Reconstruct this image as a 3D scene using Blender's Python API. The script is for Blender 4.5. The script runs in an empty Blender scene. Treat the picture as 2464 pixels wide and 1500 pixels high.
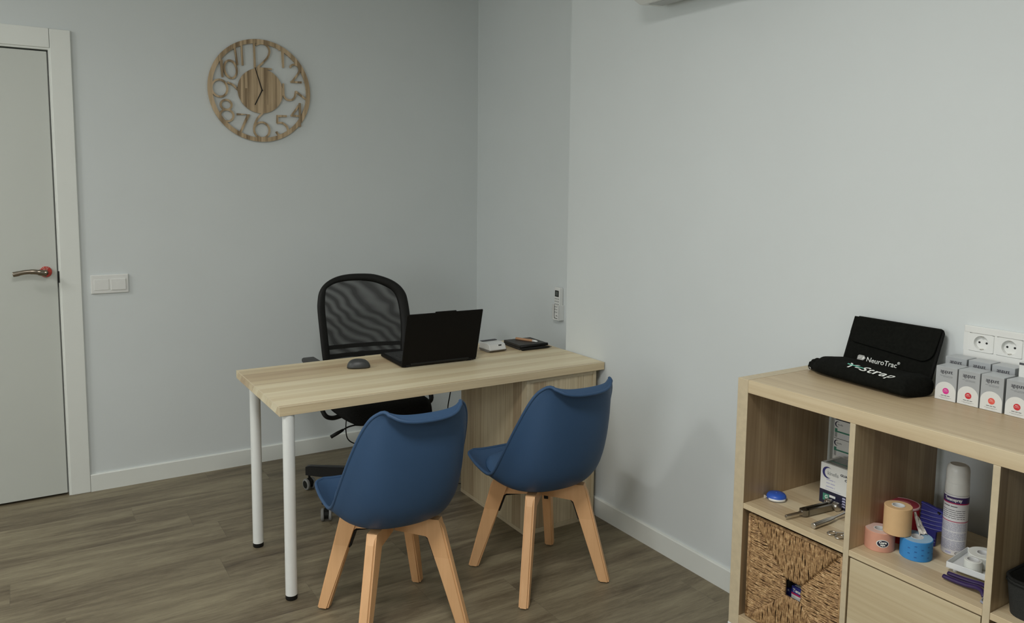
import bpy, bmesh, math, random
from mathutils import Vector, Matrix, noise
random.seed(7)
PI = math.pi
SC = bpy.context.scene
COL = SC.collection

# ------------------------------------------------------------------ camera
CX, CY, CZ = -2.2253, -4.2681, 1.5287
YAW, PITCH, ROLL = -0.5594, -0.1024, 0.0107
F_PX, PX, PY = 1888.89, 1228.65, 639.52
fwd = Vector((-math.sin(YAW)*math.cos(PITCH), math.cos(YAW)*math.cos(PITCH), math.sin(PITCH)))
r0 = Vector((math.cos(YAW), math.sin(YAW), 0)); u0 = r0.cross(fwd)
rt = r0*math.cos(ROLL)+u0*math.sin(ROLL); up = -r0*math.sin(ROLL)+u0*math.cos(ROLL)
cd = bpy.data.cameras.new('camera'); cam = bpy.data.objects.new('camera', cd); COL.objects.link(cam)
cam.matrix_world = Matrix(((rt.x, up.x, -fwd.x, CX), (rt.y, up.y, -fwd.y, CY), (rt.z, up.z, -fwd.z, CZ), (0, 0, 0, 1)))
cd.sensor_fit = 'HORIZONTAL'; cd.sensor_width = 36; cd.lens = F_PX/2464*36
cd.shift_x = (1232-PX)/2464; cd.shift_y = (PY-750)/2464; cd.clip_start = .05
SC.camera = cam

# ------------------------------------------------------------------ world, lights, exposure
w = bpy.data.worlds.new('world'); SC.world = w; w.use_nodes = True
w.node_tree.nodes['Background'].inputs[0].default_value = (.5, .55, .6, 1)
w.node_tree.nodes['Background'].inputs[1].default_value = .05
SC.view_settings.view_transform = 'Standard'; SC.view_settings.look = 'None'
SC.view_settings.gamma = 1; SC.view_settings.use_curve_mapping = False
SC.view_settings.exposure = 0.0
CEIL = 2.75
LAMPS = [(-2.0, -3.25, 32), (-4.2, -1.1, 28), (-3.3, -5.3, 14)]
def area(loc, rot, size, power, col):
    l = bpy.data.lights.new('light', 'AREA'); l.shape = 'RECTANGLE'; l.size, l.size_y = size; l.energy = power; l.color = col
    o = bpy.data.objects.new('light', l); o.location = loc; o.rotation_euler = rot; COL.objects.link(o); return o
for lx, ly, pw in LAMPS:
    area((lx, ly, CEIL-.03), (0, 0, 0), (.56, .56), pw, (1, .985, .955))
# daylight of the window in the left wall
area((-4.54, -3.6, 1.5), (0, -PI/2, 0), (1.3, 1.5), 28, (.95, .985, 1))

# ------------------------------------------------------------------ materials
def mat(name, col=(.8, .8, .8), rough=.5, metal=0, spec=.5, var=0, vscale=40, bump=0, bscale=200, sheen=0, coat=0):
    m = bpy.data.materials.new(name); m.use_nodes = True
    nt = m.node_tree; b = nt.nodes['Principled BSDF']
    b.inputs['Base Color'].default_value = (*col, 1); b.inputs['Roughness'].default_value = rough
    b.inputs['Metallic'].default_value = metal; b.inputs['Specular IOR Level'].default_value = spec
    if sheen: b.inputs['Sheen Weight'].default_value = sheen
    if coat: b.inputs['Coat Weight'].default_value = coat
    tc = nt.nodes.new('ShaderNodeTexCoord')
    if var:
        n = nt.nodes.new('ShaderNodeTexNoise'); n.inputs['Scale'].default_value = vscale; n.inputs['Detail'].default_value = 4
        nt.links.new(tc.outputs['Object'], n.inputs['Vector'])
        r = nt.nodes.new('ShaderNodeValToRGB'); r.color_ramp.elements[0].position = .3; r.color_ramp.elements[1].position = .7
        r.color_ramp.elements[0].color = (*[c*(1-var) for c in col], 1); r.color_ramp.elements[1].color = (*[min(1, c*(1+var)) for c in col], 1)
        nt.links.new(n.outputs['Fac'], r.inputs['Fac']); nt.links.new(r.outputs['Color'], b.inputs['Base Color'])
    if bump:
        n = nt.nodes.new('ShaderNodeTexNoise'); n.inputs['Scale'].default_value = bscale; n.inputs['Detail'].default_value = 3
        nt.links.new(tc.outputs['Object'], n.inputs['Vector'])
        bp = nt.nodes.new('ShaderNodeBump'); bp.inputs['Strength'].default_value = bump; bp.inputs['Distance'].default_value = .002
        nt.links.new(n.outputs['Fac'], bp.inputs['Height']); nt.links.new(bp.outputs['Normal'], b.inputs['Normal'])
    return m

def mth(nt, op, a, b=None):
    n = nt.nodes.new('ShaderNodeMath'); n.operation = op
    for i, v in enumerate((a, b)):
        if v is None: continue
        if isinstance(v, (int, float)): n.inputs[i].default_value = v
        else: nt.links.new(v, n.inputs[i])
    return n.outputs[0]

def wood(name, along, cols, stripe=.055, length=.9, grain=.35, rough=.42, gs=130, offs=0.0):
    """laminate with long stripes of slightly different tone running along one axis"""
    m = bpy.data.materials.new(name); m.use_nodes = True; nt = m.node_tree; b = nt.nodes['Principled BSDF']
    b.inputs['Roughness'].default_value = rough
    tc = nt.nodes.new('ShaderNodeTexCoord'); sp = nt.nodes.new('ShaderNodeSeparateXYZ'); nt.links.new(tc.outputs['Object'], sp.inputs[0])
    ax = {'x': (0, 1, 2), 'y': (1, 0, 2), 'z': (2, 0, 1)}[along]
    A, B, C_ = [sp.outputs[i] for i in ax]
    c = mth(nt, 'ADD', mth(nt, 'ADD', B, C_), offs+10)
    wob = nt.nodes.new('ShaderNodeTexNoise'); wob.inputs['Scale'].default_value = 2.5; nt.links.new(tc.outputs['Object'], wob.inputs['Vector'])
    c2 = mth(nt, 'ADD', c, mth(nt, 'MULTIPLY', wob.outputs['Fac'], .012))
    row = mth(nt, 'FLOOR', mth(nt, 'DIVIDE', c2, stripe))
    wn = nt.nodes.new('ShaderNodeTexWhiteNoise'); wn.noise_dimensions = '1D'; nt.links.new(row, wn.inputs['W'])
    seg = mth(nt, 'FLOOR', mth(nt, 'ADD', mth(nt, 'DIVIDE', A, length), mth(nt, 'MULTIPLY', wn.outputs['Value'], 7)))
    cv = nt.nodes.new('ShaderNodeCombineXYZ'); nt.links.new(row, cv.inputs[0]); nt.links.new(seg, cv.inputs[1])
    w2 = nt.nodes.new('ShaderNodeTexWhiteNoise'); w2.noise_dimensions = '2D'; nt.links.new(cv.outputs[0], w2.inputs['Vector'])
    # soft tone drift and fine grain
    gv = nt.nodes.new('ShaderNodeCombineXYZ')
    nt.links.new(mth(nt, 'MULTIPLY', A, 3), gv.inputs[0]); nt.links.new(mth(nt, 'MULTIPLY', B, gs), gv.inputs[1]); nt.links.new(mth(nt, 'MULTIPLY', C_, gs), gv.inputs[2])
    gn = nt.nodes.new('ShaderNodeTexNoise'); gn.inputs['Scale'].default_value = 1; gn.inputs['Detail'].default_value = 5; gn.inputs['Roughness'].default_value = .6
    nt.links.new(gv.outputs[0], gn.inputs['Vector'])
    gv2 = nt.nodes.new('ShaderNodeCombineXYZ')
    nt.links.new(mth(nt, 'MULTIPLY', A, 1.2), gv2.inputs[0]); nt.links.new(mth(nt, 'MULTIPLY', B, 22), gv2.inputs[1]); nt.links.new(mth(nt, 'MULTIPLY', C_, 22), gv2.inputs[2])
    dn = nt.nodes.new('ShaderNodeTexNoise'); dn.inputs['Scale'].default_value = 1; dn.inputs['Detail'].default_value = 2; nt.links.new(gv2.outputs[0], dn.inputs['Vector'])
    f = mth(nt, 'ADD', mth(nt, 'MULTIPLY', w2.outputs['Value'], .55), mth(nt, 'MULTIPLY', dn.outputs['Fac'], .45))
    f = mth(nt, 'ADD', f, mth(nt, 'MULTIPLY', mth(nt, 'SUBTRACT', gn.outputs['Fac'], .5), grain*2))
    rp = nt.nodes.new('ShaderNodeValToRGB')
    rp.color_ramp.elements[0].position = .17; rp.color_ramp.elements[1].position = .83
    rp.color_ramp.elements[0].color = (*cols[0], 1); rp.color_ramp.elements[1].color = (*cols[1], 1)
    if len(cols) > 2:
        e = rp.color_ramp.elements.new(.5); e.color = (*cols[2], 1)
    nt.links.new(f, rp.inputs['Fac']); nt.links.new(rp.outputs['Color'], b.inputs['Base Color'])
    return m

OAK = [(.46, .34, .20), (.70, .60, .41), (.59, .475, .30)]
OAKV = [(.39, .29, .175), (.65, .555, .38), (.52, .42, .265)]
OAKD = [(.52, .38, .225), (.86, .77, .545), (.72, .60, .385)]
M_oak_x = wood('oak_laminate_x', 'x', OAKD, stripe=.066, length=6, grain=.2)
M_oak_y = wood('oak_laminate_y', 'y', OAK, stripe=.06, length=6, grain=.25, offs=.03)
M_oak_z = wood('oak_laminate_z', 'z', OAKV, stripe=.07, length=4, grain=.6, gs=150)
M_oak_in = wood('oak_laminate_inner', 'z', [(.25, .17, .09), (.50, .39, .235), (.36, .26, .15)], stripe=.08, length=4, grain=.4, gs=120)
M_oak_edge = mat('oak_edge_band', (.57, .48, .325), .45, var=.06, vscale=60)
M_beech = wood('beech_legs', 'z', [(.66, .355, .155), (.84, .50, .25)], stripe=.3, length=3, grain=.25, gs=60, rough=.45)

def floor_mat():
    m = bpy.data.materials.new('vinyl_plank_floor'); m.use_nodes = True; nt = m.node_tree; b = nt.nodes['Principled BSDF']
    tc = nt.nodes.new('ShaderNodeTexCoord'); sp = nt.nodes.new('ShaderNodeSeparateXYZ'); nt.links.new(tc.outputs['Object'], sp.inputs[0])
    X, Y = sp.outputs[0], sp.outputs[1]
    yr = mth(nt, 'DIVIDE', mth(nt, 'ADD', Y, 20), .184); row = mth(nt, 'FLOOR', yr); fy = mth(nt, 'FRACT', yr)
    wn = nt.nodes.new('ShaderNodeTexWhiteNoise'); wn.noise_dimensions = '1D'; nt.links.new(row, wn.inputs['W'])
    xr = mth(nt, 'ADD', mth(nt, 'DIVIDE', mth(nt, 'ADD', X, 20), 1.219), mth(nt, 'MULTIPLY', wn.outputs['Value'], 5)); colm = mth(nt, 'FLOOR', xr); fx = mth(nt, 'FRACT', xr)
    cv = nt.nodes.new('ShaderNodeCombineXYZ'); nt.links.new(row, cv.inputs[0]); nt.links.new(colm, cv.inputs[1])
    w2 = nt.nodes.new('ShaderNodeTexWhiteNoise'); w2.noise_dimensions = '2D'; nt.links.new(cv.outputs[0], w2.inputs['Vector'])
    def gr(sx, sy, det, rough, dist):
        g = nt.nodes.new('ShaderNodeCombineXYZ'); nt.links.new(mth(nt, 'MULTIPLY', X, sx), g.inputs[0]); nt.links.new(mth(nt, 'MULTIPLY', Y, sy), g.inputs[1])
        nt.links.new(mth(nt, 'MULTIPLY', w2.outputs['Value'], 40), g.inputs[2])
        n = nt.nodes.new('ShaderNodeTexNoise'); n.inputs['Scale'].default_value = 1; n.inputs['Detail'].default_value = det
        n.inputs['Roughness'].default_value = rough; n.inputs['Distortion'].default_value = dist; nt.links.new(g.outputs[0], n.inputs['Vector']); return n.outputs['Fac']
    a = gr(1.6, 15, 5, .6, .8); c = gr(14, 170, 8, .85, .4); d = gr(6, 48, 6, .8, 1.8)
    g2 = gr(.9, 6, 3, .5, 1.2)
    f = mth(nt, 'ADD', mth(nt, 'MULTIPLY', a, .36), mth(nt, 'ADD', mth(nt, 'MULTIPLY', c, .20), mth(nt, 'MULTIPLY', d, .24)))
    f = mth(nt, 'ADD', f, mth(nt, 'MULTIPLY', g2, .21))
    f = mth(nt, 'ADD', f, mth(nt, 'MULTIPLY', mth(nt, 'SUBTRACT', w2.outputs['Value'], .5), .05))
    rp = nt.nodes.new('ShaderNodeValToRGB'); E_ = rp.color_ramp.elements
    E_[0].position = .36; E_[0].color = (.060, .044, .026, 1); E_[1].position = .68; E_[1].color = (.36, .315, .205, 1)
    e = E_.new(.45); e.color = (.135, .106, .066, 1); e = E_.new(.53); e.color = (.215, .180, .115, 1)
    nt.links.new(f, rp.inputs['Fac'])
    j = mth(nt, 'MAXIMUM', mth(nt, 'LESS_THAN', fy, .008), mth(nt, 'LESS_THAN', fx, .0016))
    mx = nt.nodes.new('ShaderNodeMixRGB'); mx.inputs[2].default_value = (.05, .04, .03, 1); nt.links.new(mth(nt, 'MULTIPLY', j, .3), mx.inputs[0]); nt.links.new(rp.outputs['Color'], mx.inputs[1])
    nt.links.new(mx.outputs[0], b.inputs['Base Color'])
    b.inputs['Roughness'].default_value = .5
    bp = nt.nodes.new('ShaderNodeBump'); bp.inputs['Strength'].default_value = .25; bp.inputs['Distance'].default_value = .001
    nt.links.new(f, bp.inputs['Height']); nt.links.new(bp.outputs['Normal'], b.inputs['Normal'])
    return m
M_floor = floor_mat()
M_wall = mat('wall_paint', (.68, .72, .715), .75, spec=.3, var=.012, vscale=3, bump=.05, bscale=160)
M_ceil = mat('ceiling_paint', (.86, .86, .84), .9, spec=.2, var=.01, vscale=5)
M_trim = mat('trim_lacquer', (.775, .80, .755), .4, var=.008, vscale=8)
M_door = mat('door_lacquer', (.59, .615, .57), .45, var=.01, vscale=4)
M_dark = mat('dark_gap', (.01, .01, .01), .9)
M_white = mat('white_plastic', (.78, .79, .76), .3, var=.01)
M_whitemetal = mat('white_powder_coat', (.83, .85, .82), .35, var=.01)
M_black = mat('black_plastic', (.009, .009, .008), .55, spec=.3, var=.15)
M_blackfab = mat('black_fabric', (.010, .010, .009), .95, spec=.2, var=.3, vscale=200, bump=.5, bscale=700)
M_feltbag = mat('black_cloth', (.007, .0075, .006), .95, spec=.1, var=.25, vscale=120, bump=.5, bscale=500)
M_chrome = mat('brushed_steel', (.60, .58, .54), .28, metal=1, var=.04)
M_darksteel = mat('dark_steel', (.30, .285, .25), .33, metal=1, var=.06)
M_blue = mat('blue_polypropylene', (.037, .082, .165), .5, spec=.3, var=.015, vscale=8)
M_bluepad = mat('blue_faux_leather', (.046, .103, .205), .42, spec=.45, var=.03, vscale=60, bump=.1, bscale=300)
M_ashclock = wood('clock_ash', 'z', [(.22, .15, .08), (.60, .455, .29), (.47, .35, .21)], stripe=.011, length=3, grain=.5, gs=80)
M_silver = mat('silver_carton', (.40, .42, .43), .38, spec=.6, var=.04, vscale=15)
M_carton = mat('white_carton', (.74, .75, .72), .5, var=.01)
M_ink = mat('dark_ink', (.07, .07, .08), .6)
M_navy = mat('navy_ink', (.012, .012, .035), .5)
M_lilac = mat('lilac_ink', (.45, .45, .62), .6)
M_green = mat('green_ink', (.05, .22, .15), .6)
M_crim = mat('crimson_ink', (.42, .02, .09), .5)
M_purpleink = mat('purple_ink', (.05, .025, .12), .45)
M_pinkdot = mat('magenta_dot', (.72, .03, .30), .5); M_reddot = mat('red_dot', (.62, .03, .04), .5); M_cordot = mat('coral_dot', (.78, .10, .07), .5)
M_whiteink = mat('white_ink', (.82, .84, .80), .6); M_greyink = mat('grey_ink', (.34, .35, .34), .6); M_mint = mat('mint_ink', (.14, .50, .38), .6)

# ------------------------------------------------------------------ builders
def tag(o, label=None, cat=None, group=None, kind=None):
    if label: o['label'] = label
    if cat: o['category'] = cat
    if group: o['group'] = group
    if kind: o['kind'] = kind
    return o
def thing(name, loc, label, cat, group=None, rz=0):
    o = bpy.data.objects.new(name, None); o.empty_display_size = .05; COL.objects.link(o)
    o.location = loc; o.rotation_euler = (0, 0, rz); return tag(o, label, cat, group)
def root_loc(o):
    v = Vector((0, 0, 0))
    while o is not None: v += o.location; o = o.parent
    return v
def part(name, bm, m, parent=None, smooth=False, local=False, label=None, sub=0, solid=0, autos=False):
    """link a bmesh as ONE mesh object; vertices are in room coordinates unless local"""
    if parent is not None and not local:
        d = root_loc(parent)
        bmesh.ops.translate(bm, verts=bm.verts, vec=-d)
    bmesh.ops.recalc_face_normals(bm, faces=bm.faces) if not smooth == 'keep' else None
    me = bpy.data.meshes.new(name); bm.to_mesh(me); bm.free()
    for mm in (m if isinstance(m, (list, tuple)) else [m]): me.materials.append(mm)
    if smooth:
        for p in me.polygons: p.use_smooth = True
    o = bpy.data.objects.new(name, me); COL.objects.link(o)
    if parent is not None: o.parent = parent
    if solid:
        md = o.modifiers.new('solid', 'SOLIDIFY'); md.thickness = solid; md.offset = 0
    if sub:
        md = o.modifiers.new('sub', 'SUBSURF'); md.levels = sub; md.render_levels = sub
    if autos:
        try: me.set_sharp_from_angle(angle=math.radians(38))
        except Exception: pass
    if label: o['label'] = label
    return o
def B(): return bmesh.new()
def box(bm, x0, x1, y0, y1, z0, z1, bev=0, seg=2, M=None):
    x0, x1 = sorted((x0, x1)); y0, y1 = sorted((y0, y1)); z0, z1 = sorted((z0, z1))
    r = bmesh.ops.create_cube(bm, size=1, matrix=Matrix.Translation(((x0+x1)/2, (y0+y1)/2, (z0+z1)/2)) @ Matrix.Diagonal((x1-x0, y1-y0, z1-z0, 1)))
    vs = r['verts']
    if bev:
        es = list({e for v in vs for e in v.link_edges})
        rr = bmesh.ops.bevel(bm, geom=es, offset=bev, segments=seg, affect='EDGES', profile=.5)
        vs = [v for v in rr['verts']] + [v for v in vs if v.is_valid]
    if M is not None:
        vs = list({v for v in vs if v.is_valid})
        bmesh.ops.transform(bm, matrix=M, verts=vs)
    return vs
def lathe(bm, prof, c=(0, 0, 0), axis='z', n=32, M=None, cap=True):
    """prof: list of (radius, height)"""
    rings = []
    for r, h in prof:
        ring = []
        for k in range(n):
            a = 2*PI*k/n; p = Vector((r*math.cos(a), r*math.sin(a), h))
            if axis == 'y': p = Vector((p.x, p.z, p.y))
            if axis == 'x': p = Vector((p.z, p.x, p.y))
            p += Vector(c)
            if M is not None: p = M @ p
            ring.append(bm.verts.new(p))
        rings.append(ring)
    for a, b in zip(rings, rings[1:]):
        for k in range(n): bm.faces.new((a[k], a[(k+1) % n], b[(k+1) % n], b[k]))
    if cap:
        bm.faces.new(rings[0][::-1]); bm.faces.new(rings[-1])
def ringlathe(bm, prof, **k):   # closed profile (torus-like)
    lathe(bm, prof+[prof[0]], cap=False, **k)
    bmesh.ops.remove_doubles(bm, verts=bm.verts, dist=1e-6)
def tube(bm, pts, r, n=8, cap=True, closed=False, flat=1.0):
    pts = [Vector(p) for p in pts]; rings = []; N = len(pts)
    rr = r if isinstance(r, (list, tuple)) else [r]*N
    prev = None
    for i, p in enumerate(pts):
        if closed: t = (pts[(i+1) % N]-pts[i-1]).normalized()
        else: t = (pts[min(i+1, N-1)]-pts[max(i-1, 0)]).normalized()
        if prev is None:
            a = Vector((0, 0, 1)) if abs(t.z) < .9 else Vector((1, 0, 0)); u = t.cross(a).normalized()
        else: u = (prev-t*prev.dot(t)).normalized()
        prev = u; v = t.cross(u)
        rings.append([bm.verts.new(p+u*math.cos(2*PI*k/n)*rr[i]+v*math.sin(2*PI*k/n)*rr[i]*flat) for k in range(n)])
    pairs = list(zip(rings, rings[1:])) + ([(rings[-1], rings[0])] if closed else [])
    for a, b in pairs:
        for k in range(n): bm.faces.new((a[k], a[(k+1) % n], b[(k+1) % n], b[k]))
    if cap and not closed: bm.faces.new(rings[0][::-1]); bm.faces.new(rings[-1])
def smooth_path(pts, n=6, closed=False):
    pts = [Vector(p) for p in pts]; N = len(pts); out = []
    rng = range(N) if closed else range(N-1)
    for i in rng:
        g = (lambda k: pts[k % N]) if closed else (lambda k: pts[max(0, min(N-1, k))])
        p0, p1, p2, p3 = g(i-1), g(i), g(i+1), g(i+2)
        for k in range(n):
            t = k/n; out.append(.5*((2*p1)+(p2-p0)*t+(2*p0-5*p1+4*p2-p3)*t*t+(3*p1-p0-3*p2+p3)*t**3))
    if not closed: out.append(pts[-1])
    return out
def prism(bm, poly, fn, d0, d1):
    """extrude a 2-D polygon; fn(a,b,d) -> 3-D point"""
    lo = [bm.verts.new(fn(a, b, d0)) for a, b in poly]; hi = [bm.verts.new(fn(a, b, d1)) for a, b in poly]
    n = len(poly); bm.faces.new(lo[::-1]); bm.faces.new(hi)
    for i in range(n): bm.faces.new((lo[i], lo[(i+1) % n], hi[(i+1) % n], hi[i]))
def text(s, size, m, parent, org, xd, yd, name='lettering', ext=.0003, bold=0, shear=0, align='LEFT', sx=1.0, warp=None, space=1.0):
    c = bpy.data.curves.new(name, 'FONT'); c.body = s; c.size = size; c.extrude = ext; c.offset = bold; c.shear = shear; c.align_x = align; c.resolution_u = 3; c.space_character = space
    o = bpy.data.objects.new(name, c); me = bpy.data.meshes.new_from_object(o)
    xd, yd, org = Vector(xd).normalized(), Vector(yd).normalized(), Vector(org); nd = xd.cross(yd)
    d = root_loc(parent)
    for v in me.vertices:
        q = Vector((v.co.x*sx, v.co.y, v.co.z))
        p = warp(q) if warp else org+xd*q.x+yd*q.y+nd*q.z
        v.co = p-d
    me.materials.clear(); me.materials.append(m); me.name = name
    bpy.data.objects.remove(o); bpy.data.curves.remove(c)
    t = bpy.data.objects.new(name, me); COL.objects.link(t); t.parent = parent; return t
def bars(bm, org, xd, yd, rows, ext=.0003):
    """rows of tiny printed lines: (x0, x1, y, h)"""
    xd, yd, org = Vector(xd).normalized(), Vector(yd).normalized(), Vector(org); nd = xd.cross(yd)
    for x0, x1, y, h in rows:
        prism(bm, [(x0, y), (x1, y), (x1, y+h), (x0, y+h)], lambda a, b, d: org+xd*a+yd*b+nd*d, 0, ext)
def words(bm, org, xd, yd, x0, x1, y, h, seed=1, ext=.0003):
    r = random.Random(seed); x = x0; rows = []
    while x < x1:
        L = r.uniform(2.2, 6)*h; rows.append((x, min(x+L, x1), y, h*.62)); x += L+h*.7
    bars(bm, org, xd, yd, rows, ext)

# ------------------------------------------------------------------ the room
RX, BY = .20, 0.0        # recessed strip of the right wall, back wall
def struct(name, bm, m, parent=None, **k):
    o = part(name, bm, m, parent, **k)
    if parent is None: o['kind'] = 'structure'
    return o
bm = B(); box(bm, -4.7, .4, -7.1, .2, -.1, 0); struct('floor', bm, M_floor)
bm = B(); box(bm, -4.7, .4, -7.1, .2, CEIL, CEIL+.1); struct('ceiling', bm, M_ceil)
DX1, DX0, DZ = -2.083, -2.92, 2.122
bm = B(); box(bm, DX1+.012, RX+.1, 0, .12, 0, CEIL); box(bm, -4.6, DX0-.012, 0, .12, 0, CEIL); box(bm, DX0-.012, DX1+.012, 0, .12, DZ+.012, CEIL)
struct('wall_back', bm, M_wall)
FR_ = .004
bm = B(); prism(bm, [(0, -7), (0, -1.2275), (RX, -1.2275)]+[(RX-FR_+FR_*math.cos(PI/2*k/16), -FR_+FR_*math.sin(PI/2*k/16)-.0002) for k in range(17)]+[(RX+.1, 0), (RX+.1, -7)], lambda a, b, d: Vector((a, b, d)), 0, CEIL)
struct('wall_right', bm, M_wall)
bm = B()
for a in ((-7, -4.45, 0, CEIL), (-2.75, .12, 0, CEIL), (-4.45, -2.75, 0, .75), (-4.45, -2.75, 2.25, CEIL)): box(bm, -4.7, -4.6, a[0], a[1], a[2], a[3])
struct('wall_left', bm, M_wall)
bm = B()
for a in ((-4.45, -2.75, .75, .80), (-4.45, -2.75, 2.20, 2.25), (-4.45, -4.4, .8, 2.2), (-2.8, -2.75, .8, 2.2), (-3.625, -3.575, .8, 2.2)): box(bm, -4.69, -4.61, a[0], a[1], a[2], a[3], .004)
struct('window_2', bm, M_trim)
bm = B()
for a in ((-4.7, -3.75, 0, CEIL), (-1.45, .1, 0, CEIL), (-3.75, -1.45, 0, .85), (-3.75, -1.45, 2.25, CEIL)): box(bm, a[0], a[1], -7.1, -7, a[2], a[3])
struct('wall_front', bm, M_wall)
bm = B(); g = .05
for a in ((-3.75, -1.45, .85, .9), (-3.75, -1.45, 2.2, 2.25), (-3.75, -3.7, .9, 2.2), (-1.5, -1.45, .9, 2.2), (-2.625, -2.575, .9, 2.2)): box(bm, a[0], a[1], -7.08, -7.02, a[2], a[3], .004)
struct('window_1', bm, M_trim)
HB = .086
bm = B()
prism(bm, [(0, 0), (-.012, 0), (-.012, HB-.004), (-.009, HB), (0, HB)], lambda a, b, d: Vector((d, a, b)), -1.986, RX-.0)
struct('baseboard_back', bm, M_trim)
bm = B()
prism(bm, [(0, 0), (-.012, 0), (-.012, HB-.004), (-.009, HB), (0, HB)], lambda a, b, d: Vector((a, d, b)), -7, -1.2275)
prism(bm, [(RX, 0), (RX-.012, 0), (RX-.012, HB-.004), (RX-.009, HB), (RX, HB)], lambda a, b, d: Vector((a, d, b)), -1.2275, -.012)
struct('baseboard_right', bm, M_trim)
bm = B(); prism(bm, [(-4.6, 0), (-4.588, 0), (-4.588, HB), (-4.6, HB)], lambda a, b, d: Vector((a, d, b)), -7, 0); struct('baseboard_left', bm, M_trim)
# door with its frame
bm = B(); box(bm, DX0, DX1-.003, .004, .042, .012, DZ-.004, .0015)
door = struct('door_1', bm, M_door)
bm = B(); lathe(bm, [(.0255, .0005), (.0255, -.007), (.023, -.0095), (.0, -.0095)], (-2.1315, .004, 1.099), 'y', 40)
part('rose', bm, mat('red_rose', (.50, .05, .035), .35, var=.05), door, True, autos=True, label='red round rose with pale wedge marks')
bm = B()
for a in (62, 82, 108, 125):
    a0 = math.radians(a); a1 = math.radians(a+5)
    prism(bm, [(.010*math.cos(a0), .010*math.sin(a0)), (.0245*math.cos(a0), .0245*math.sin(a0)), (.0245*math.cos(a1), .0245*math.sin(a1)), (.010*math.cos(a1), .010*math.sin(a1))],
          lambda a, b, d: Vector((-2.1315+a, d, 1.099+b)), -.0052, -.0060)
part('rose_marks', bm, mat('pale_marks', (.75, .55, .5), .4), door)
bm = B(); M_sat = mat('satin_nickel', (.30, .26, .21), .25, metal=1, var=.05)
tube(bm, [(-2.1315, -.004, 1.098), (-2.1315, -.03, 1.098), (-2.1315, -.044, 1.098)], .0095, 14)
tube(bm, smooth_path([(-2.1300, -.050, 1.0965), (-2.150, -.054, 1.1005), (-2.180, -.058, 1.1065), (-2.215, -.058, 1.1065), (-2.245, -.055, 1.1005), (-2.262, -.052, 1.0975)], 6),
     [.0105]*3+[.009]*6+[.0075]*6+[.0068]*8+[.0075]*8, 12, flat=1.55)
part('handle', bm, M_sat, door, True)
bm = B()   # architrave: right leg, head, left leg, plus the jamb linings
AX = -1.987
box(bm, -2.072, AX, -.013, .0, 0, 2.22, .0025); box(bm, DX0-.10, -2.0735, -.013, 0, 2.134, 2.222, .002); box(bm, DX0-.10, DX0-.011, -.013, 0, 0, 2.133, .0025)
struct('trim_1', bm, M_trim)
bm = B()
box(bm, DX1+.003, DX1+.012, -.006, .12, 0, DZ+.003); box(bm, DX0-.012, DX0-.003, -.006, .12, 0, DZ+.003); box(bm, DX0-.012, DX1+.012, -.006, .12, DZ+.003, DZ+.012)
box(bm, DX1-.012, DX1+.003, .046, .12, 0, DZ); box(bm, DX0-.003, DX0+.012, .046, .12, 0, DZ)
struct('trim_2', bm, M_trim)
bm = B(); box(bm, DX0-.2, DX1+.2, .125, .14, 0, CEIL); struct('door_gap_backing', bm, M_dark)  # near-black sheet close behind the door keeps its gap dark
bm = B(); box(bm, DX1-.001, DX1+.006, -.0075, -.0055, 1.045, 1.10); o = struct('trim_3', bm, M_black)

# ------------------------------------------------------------------ ceiling lamps
M_glow = bpy.data.materials.new('led_diffuser'); M_glow.use_nodes = True
_b = M_glow.node_tree.nodes['Principled BSDF']; _b.inputs['Emission Color'].default_value = (1, .98, .95, 1); _b.inputs['Emission Strength'].default_value = 2.0
for i, (lx, ly, pw) in enumerate(LAMPS):
    t = thing('ceiling_light', (lx, ly, CEIL), 'square white flush LED panel on the ceiling, '+['nearest the air conditioner', 'over the door side', 'behind the camera'][i], 'ceiling light', 'flush ceiling panels')
    bm = B()
    for a in ((-.3, .3, -.3, -.285), (-.3, .3, .285, .3), (-.3, -.285, -.285, .285), (.285, .3, -.285, .285)): box(bm, lx+a[0], lx+a[1], ly+a[2], ly+a[3], CEIL-.025, CEIL)
    part('frame', bm, M_whitemetal, t)
    bm = B(); box(bm, lx-.285, lx+.285, ly-.285, ly+.285, CEIL-.018, CEIL-.006); part('diffuser', bm, M_glow, t)

# ------------------------------------------------------------------ air conditioner
t = thing('air_conditioner', (-.1, -2.25, 2.23), 'white wall air conditioner at the top of the right wall', 'air conditioner')
bm = B()
pr = [(0, 2.256), (-.05, 2.235), (-.14, 2.230), (-.19, 2.250), (-.21, 2.290), (-.21, 2.48), (-.19, 2.52), (-.16, 2.53), (0, 2.53)]
prism(bm, pr, lambda a, b, d: Vector((a, d, b)), -2.66, -1.86)
o = part('housing', bm, M_white, t); md = o.modifiers.new('bev', 'BEVEL'); md.width = .012; md.segments = 3
bm = B(); prism(bm, [(-.055, 2.2365), (-.125, 2.2315), (-.125, 2.2285), (-.055, 2.2325)], lambda a, b, d: Vector((a, d, b)), -2.62, -1.90)
part('louver', bm, mat('grey_louver', (.45, .46, .45), .4), t)

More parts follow.
